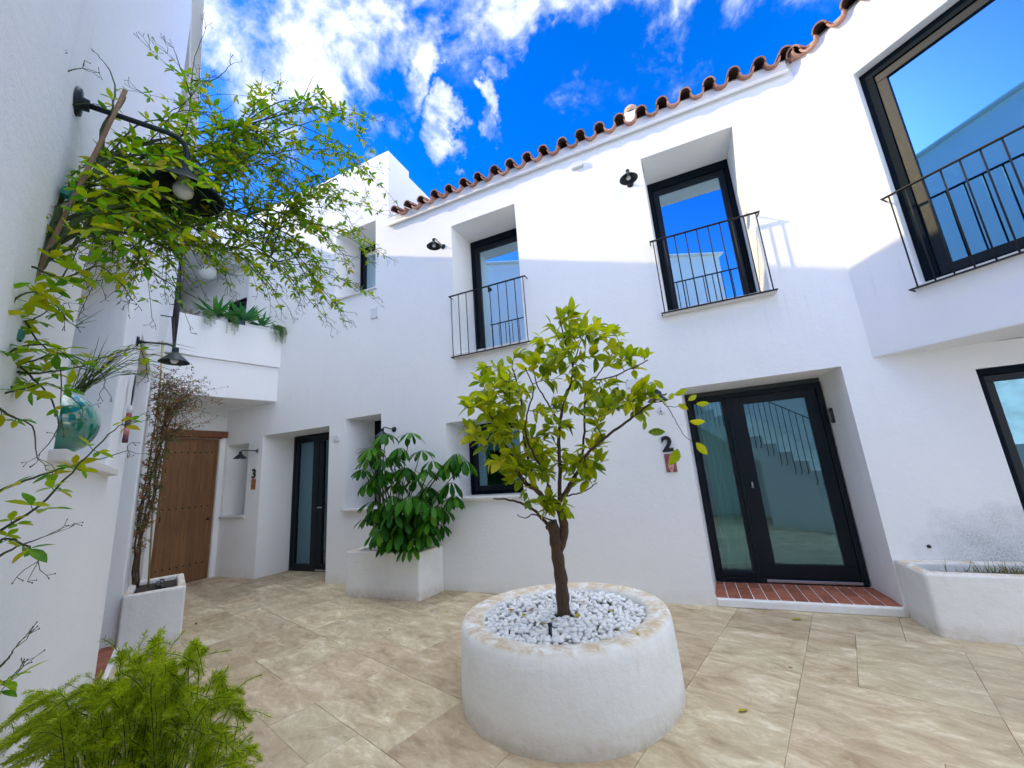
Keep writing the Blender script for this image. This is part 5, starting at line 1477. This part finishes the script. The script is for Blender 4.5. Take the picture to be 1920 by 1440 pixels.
for k in range(46):
    b_ = BAL(RG.uniform(-1.75, -1.2), RG.uniform(.14, .38), 4.45); e = b_+Vector((RG.uniform(-.1, .2), RG.uniform(-.1, .4), RG.uniform(.05, .30)))
    path = smooth_path([b_, b_.lerp(e, .5)+rv(.05), e], 4, .006); mb.tube(path, [.003-.002*i/(len(path)-1) for i in range(len(path))], 4)
    for q_ in path[3:]:
        for _ in range(3): L_.append(leaf_matrix(q_, rv(), rv(), .035, .4))
mb.build('twigs', TWIG, t)
mb = MB(); v0, f0 = LS['small']
for M4 in L_: b = len(mb.v); mb.v += [M4 @ q_ for q_ in v0]; mb.f += [tuple(b+i for i in f) for f in f0]
tag(mb.build('foliage', RED_LEAF, t), kind='stuff')

# ---- climber in the tall left planter
clb = thing('bougainvillea', 'sparse reddish-leaved climber rising from the tall left planter in front of the wooden door', 'climbing plant', (-6.0, 2.85, .50))
st = MB(); L_ = []
CB = Vector((-5.93, 2.70, .52)); CD = (CB-EYE).dot(CF)
mains = []
for k, (dx, pts) in enumerate(((0, [(250, 1108), (258, 1040), (265, 960), (280, 900), (300, 850), (305, 800), (318, 765)]), (1, [(256, 1106), (252, 1050), (272, 990), (290, 920), (296, 860), (315, 800), (330, 760), (350, 740)]),
                               (2, [(253, 1107), (262, 1010), (278, 940), (285, 880), (310, 790), (305, 740), (308, 700)]), (3, [(248, 1108), (255, 1000), (268, 930), (280, 860), (290, 800), (298, 740), (315, 720)]), (4, [(258, 1104), (266, 1000), (290, 930), (300, 870), (318, 820), (340, 800)]))):
    n_ = len(pts)
    p = smooth_path([at(x, y, CD+.012*k+.30*(i/n_)**1.3) for i, (x, y) in enumerate(pts)], 5, .008); mains.append(p)
    st.tube(p, [.011-.008*i/(len(p)-1) for i in range(len(p))], 6)
for p in mains:
    for i in range(6, len(p)):
        t_ = i/len(p)
        for _ in range(3 if t_ > .7 else 2):
            wide = .34 if t_ > .78 else .13
            e = p[i]+Vector((RG.uniform(-.6, 1.0)*wide, RG.uniform(-.8, .8)*wide, RG.uniform(-.5, .8)*wide))
            path = smooth_path([p[i], p[i].lerp(e, .5)+rv(.02), e], 3, .003); st.tube(path, [.0025-.0016*j/(len(path)-1) for j in range(len(path))], 3, cap=False)
            for q_ in path[1:]:
                for _ in range(3): L_.append((leaf_matrix(q_+rv(.012), rv()+Vector((0, 0, .2)), rv(), RG.uniform(.020, .038), .9), t_))
# wide top crown towards the right
for k in range(60):
    b_ = RG.choice(mains)[-RG.randint(1, 8)]; e = at(RG.uniform(305, 425), RG.gauss(745, 24), CD+.35+RG.uniform(-.25, .25))
    path = smooth_path([b_, b_.lerp(e, .5)+rv(.05)+Vector((0, 0, .06)), e], 4, .006); st.tube(path, [.003-.0022*j/(len(path)-1) for j in range(len(path))], 3, cap=False)
    for q_ in path[3:]:
        for _ in range(2): L_.append((leaf_matrix(q_+rv(.02), rv(), rv(), RG.uniform(.018, .034), .9), 1))
st.build('stems', TWIG, clb, smooth=True)
for nm, mt, cond in (('foliage', leaf_mat('climber_leaf', [(.08, .11, .02), (.12, .15, .03), (.20, .16, .06)], .25, .5), lambda r: r < .62), ('bracts', leaf_mat('dry_bract', [(.36, .07, .09), (.30, .12, .07), (.40, .22, .15)], .25, .6), lambda r: r >= .62)):
    mb = MB(); v0, f0 = LS['small']
    RQ = random.Random(3)
    for M4, t_ in L_:
        if not cond(RQ.random()): continue
        b = len(mb.v); mb.v += [M4 @ q_ for q_ in v0]; mb.f += [tuple(b+i for i in f) for f in f0]
    tag(mb.build(nm, mt, clb), kind='stuff')
# the cane it is tied to
mb = MB(); mb.tube([CB+Vector((0, .05, 0)), at(305, 640, CD+.35)], .010, 8); mb.build('stake', plain('yellow_bamboo', (.42, .34, .10), .6), clb, smooth=True)

# ---- weed in the right trough
t = thing('trough_weed', 'low clump of dry weeds at the right end of the trough planter', 'plant', (2.15, 4.68, .40))
mb = MB()
for k in range(260):
    b_ = Vector((max(1.85, 2.35+RG.gauss(0, .22)), 4.66+RG.uniform(-.12, .12), .40)); e = b_+Vector((RG.uniform(-.06, .06), RG.uniform(-.05, .05), RG.uniform(.04, .14)))
    blade(mb, [b_, b_.lerp(e, .5)+rv(.01), e], .004)
tag(mb.build('blades', leaf_mat('dry_weed', [(.16, .13, .05), (.10, .13, .03), (.30, .22, .12)], .2, .6), t), kind='stuff')

# ---- fallen leaves, each one lying where it fell
def fallen(p, L, mat, label, curl=.4):
    v0, f0 = LS['lemon']; mb = MB(); a = RG.uniform(0, 6.28)
    M4 = leaf_matrix(Vector(p)+Vector((0, 0, .012)), Vector((math.cos(a), math.sin(a), .08)), Vector((0, 0, 1))+rv(.35), L)
    mb.v = [M4 @ Vector((q_.x, q_.y, q_.z + curl*(q_.x-.5)**2)) for q_ in v0]; mb.f = list(f0)
    zmin = min(v.z for v in mb.v); mb.v = [v+Vector((0, 0, p[2]+.002-zmin)) for v in mb.v]
    tag(mb.build('fallen_leaf', mat, None, smooth=True), label, 'fallen leaf', 'fallen leaves')
def fl(x, y, z=0.0):
    d = at(x, y, 1)-EYE; p = EYE+d*((z-EYE.z)/d.z); return (p.x, p.y, z)
fallen(fl(1385, 1337), .075, YELLOW_LEAF, 'curled yellow leaf on the paving right of the round planter')
fallen(fl(1485, 1163), .09, YELLOW_LEAF, 'yellow-green leaf on the paving in front of the brick step')
fallen(fl(698, 1123), .07, DRY_LEAF, 'brown leaf at the foot of the middle box planter')
fallen(fl(841, 1146), .05, YELLOW_LEAF, 'small olive leaf on the paving left of the round planter')
fallen(fl(583, 1102), .06, DRY_LEAF, 'brown leaf on the paving before the recessed glazed door')
fallen(fl(368, 1169), .06, DRY_LEAF, 'dark curled leaf on the paving right of the tall left planter')
fallen(fl(391, 1163), .035, DRY_LEAF, 'tiny dark leaf beside the tall left planter')
fallen(fl(463, 1155), .03, DRY_LEAF, 'tiny leaf on the paving in the middle left')
fallen(fl(733, 1182), .035, DRY_LEAF, 'tiny pair of leaf bits on the paving left of the round planter')
fallen(fl(1478, 1252), .03, DRY_LEAF, 'small dark leaf bit on the paving at the lower right')
for (x, y, mm, lb) in ((967, 1122, DRY_LEAF, 'upright brown leaf at the back left of the pebbles'), (1000, 1117, YELLOW_LEAF, 'small green leaf among the back pebbles'), (995, 1148, DRY_LEAF, 'large brown leaf on the pebbles left of the trunk'),
                       (980, 1153, YELLOW_LEAF, 'yellow leaf beside the large brown one on the pebbles'), (966, 1147, DRY_LEAF, 'flat brown leaf at the left of the pebbles'), (1013, 1172, DRY_LEAF, 'reddish leaf on the front left pebbles'),
                       (1082, 1153, YELLOW_LEAF, 'pale yellow leaf on the pebbles behind the black stake'), (1097, 1132, DRY_LEAF, 'small brown leaf right of the trunk foot'), (1152, 1147, YELLOW_LEAF, 'yellow leaf on the right side pebbles'), (1033, 1165, DRY_LEAF, 'brown leaf bit on the pebbles before the trunk')):
    fallen(fl(x, y, .474), RG.uniform(.045, .075), mm, lb, .7)
fallen(fl(1160, 1184, .50), .03, YELLOW_LEAF, 'tiny green leaf on the front right rim of the round planter', .3)
fallen(fl(1193, 1188, .50), .035, YELLOW_LEAF, 'small dark green leaf lying on the right rim of the round planter', .3)
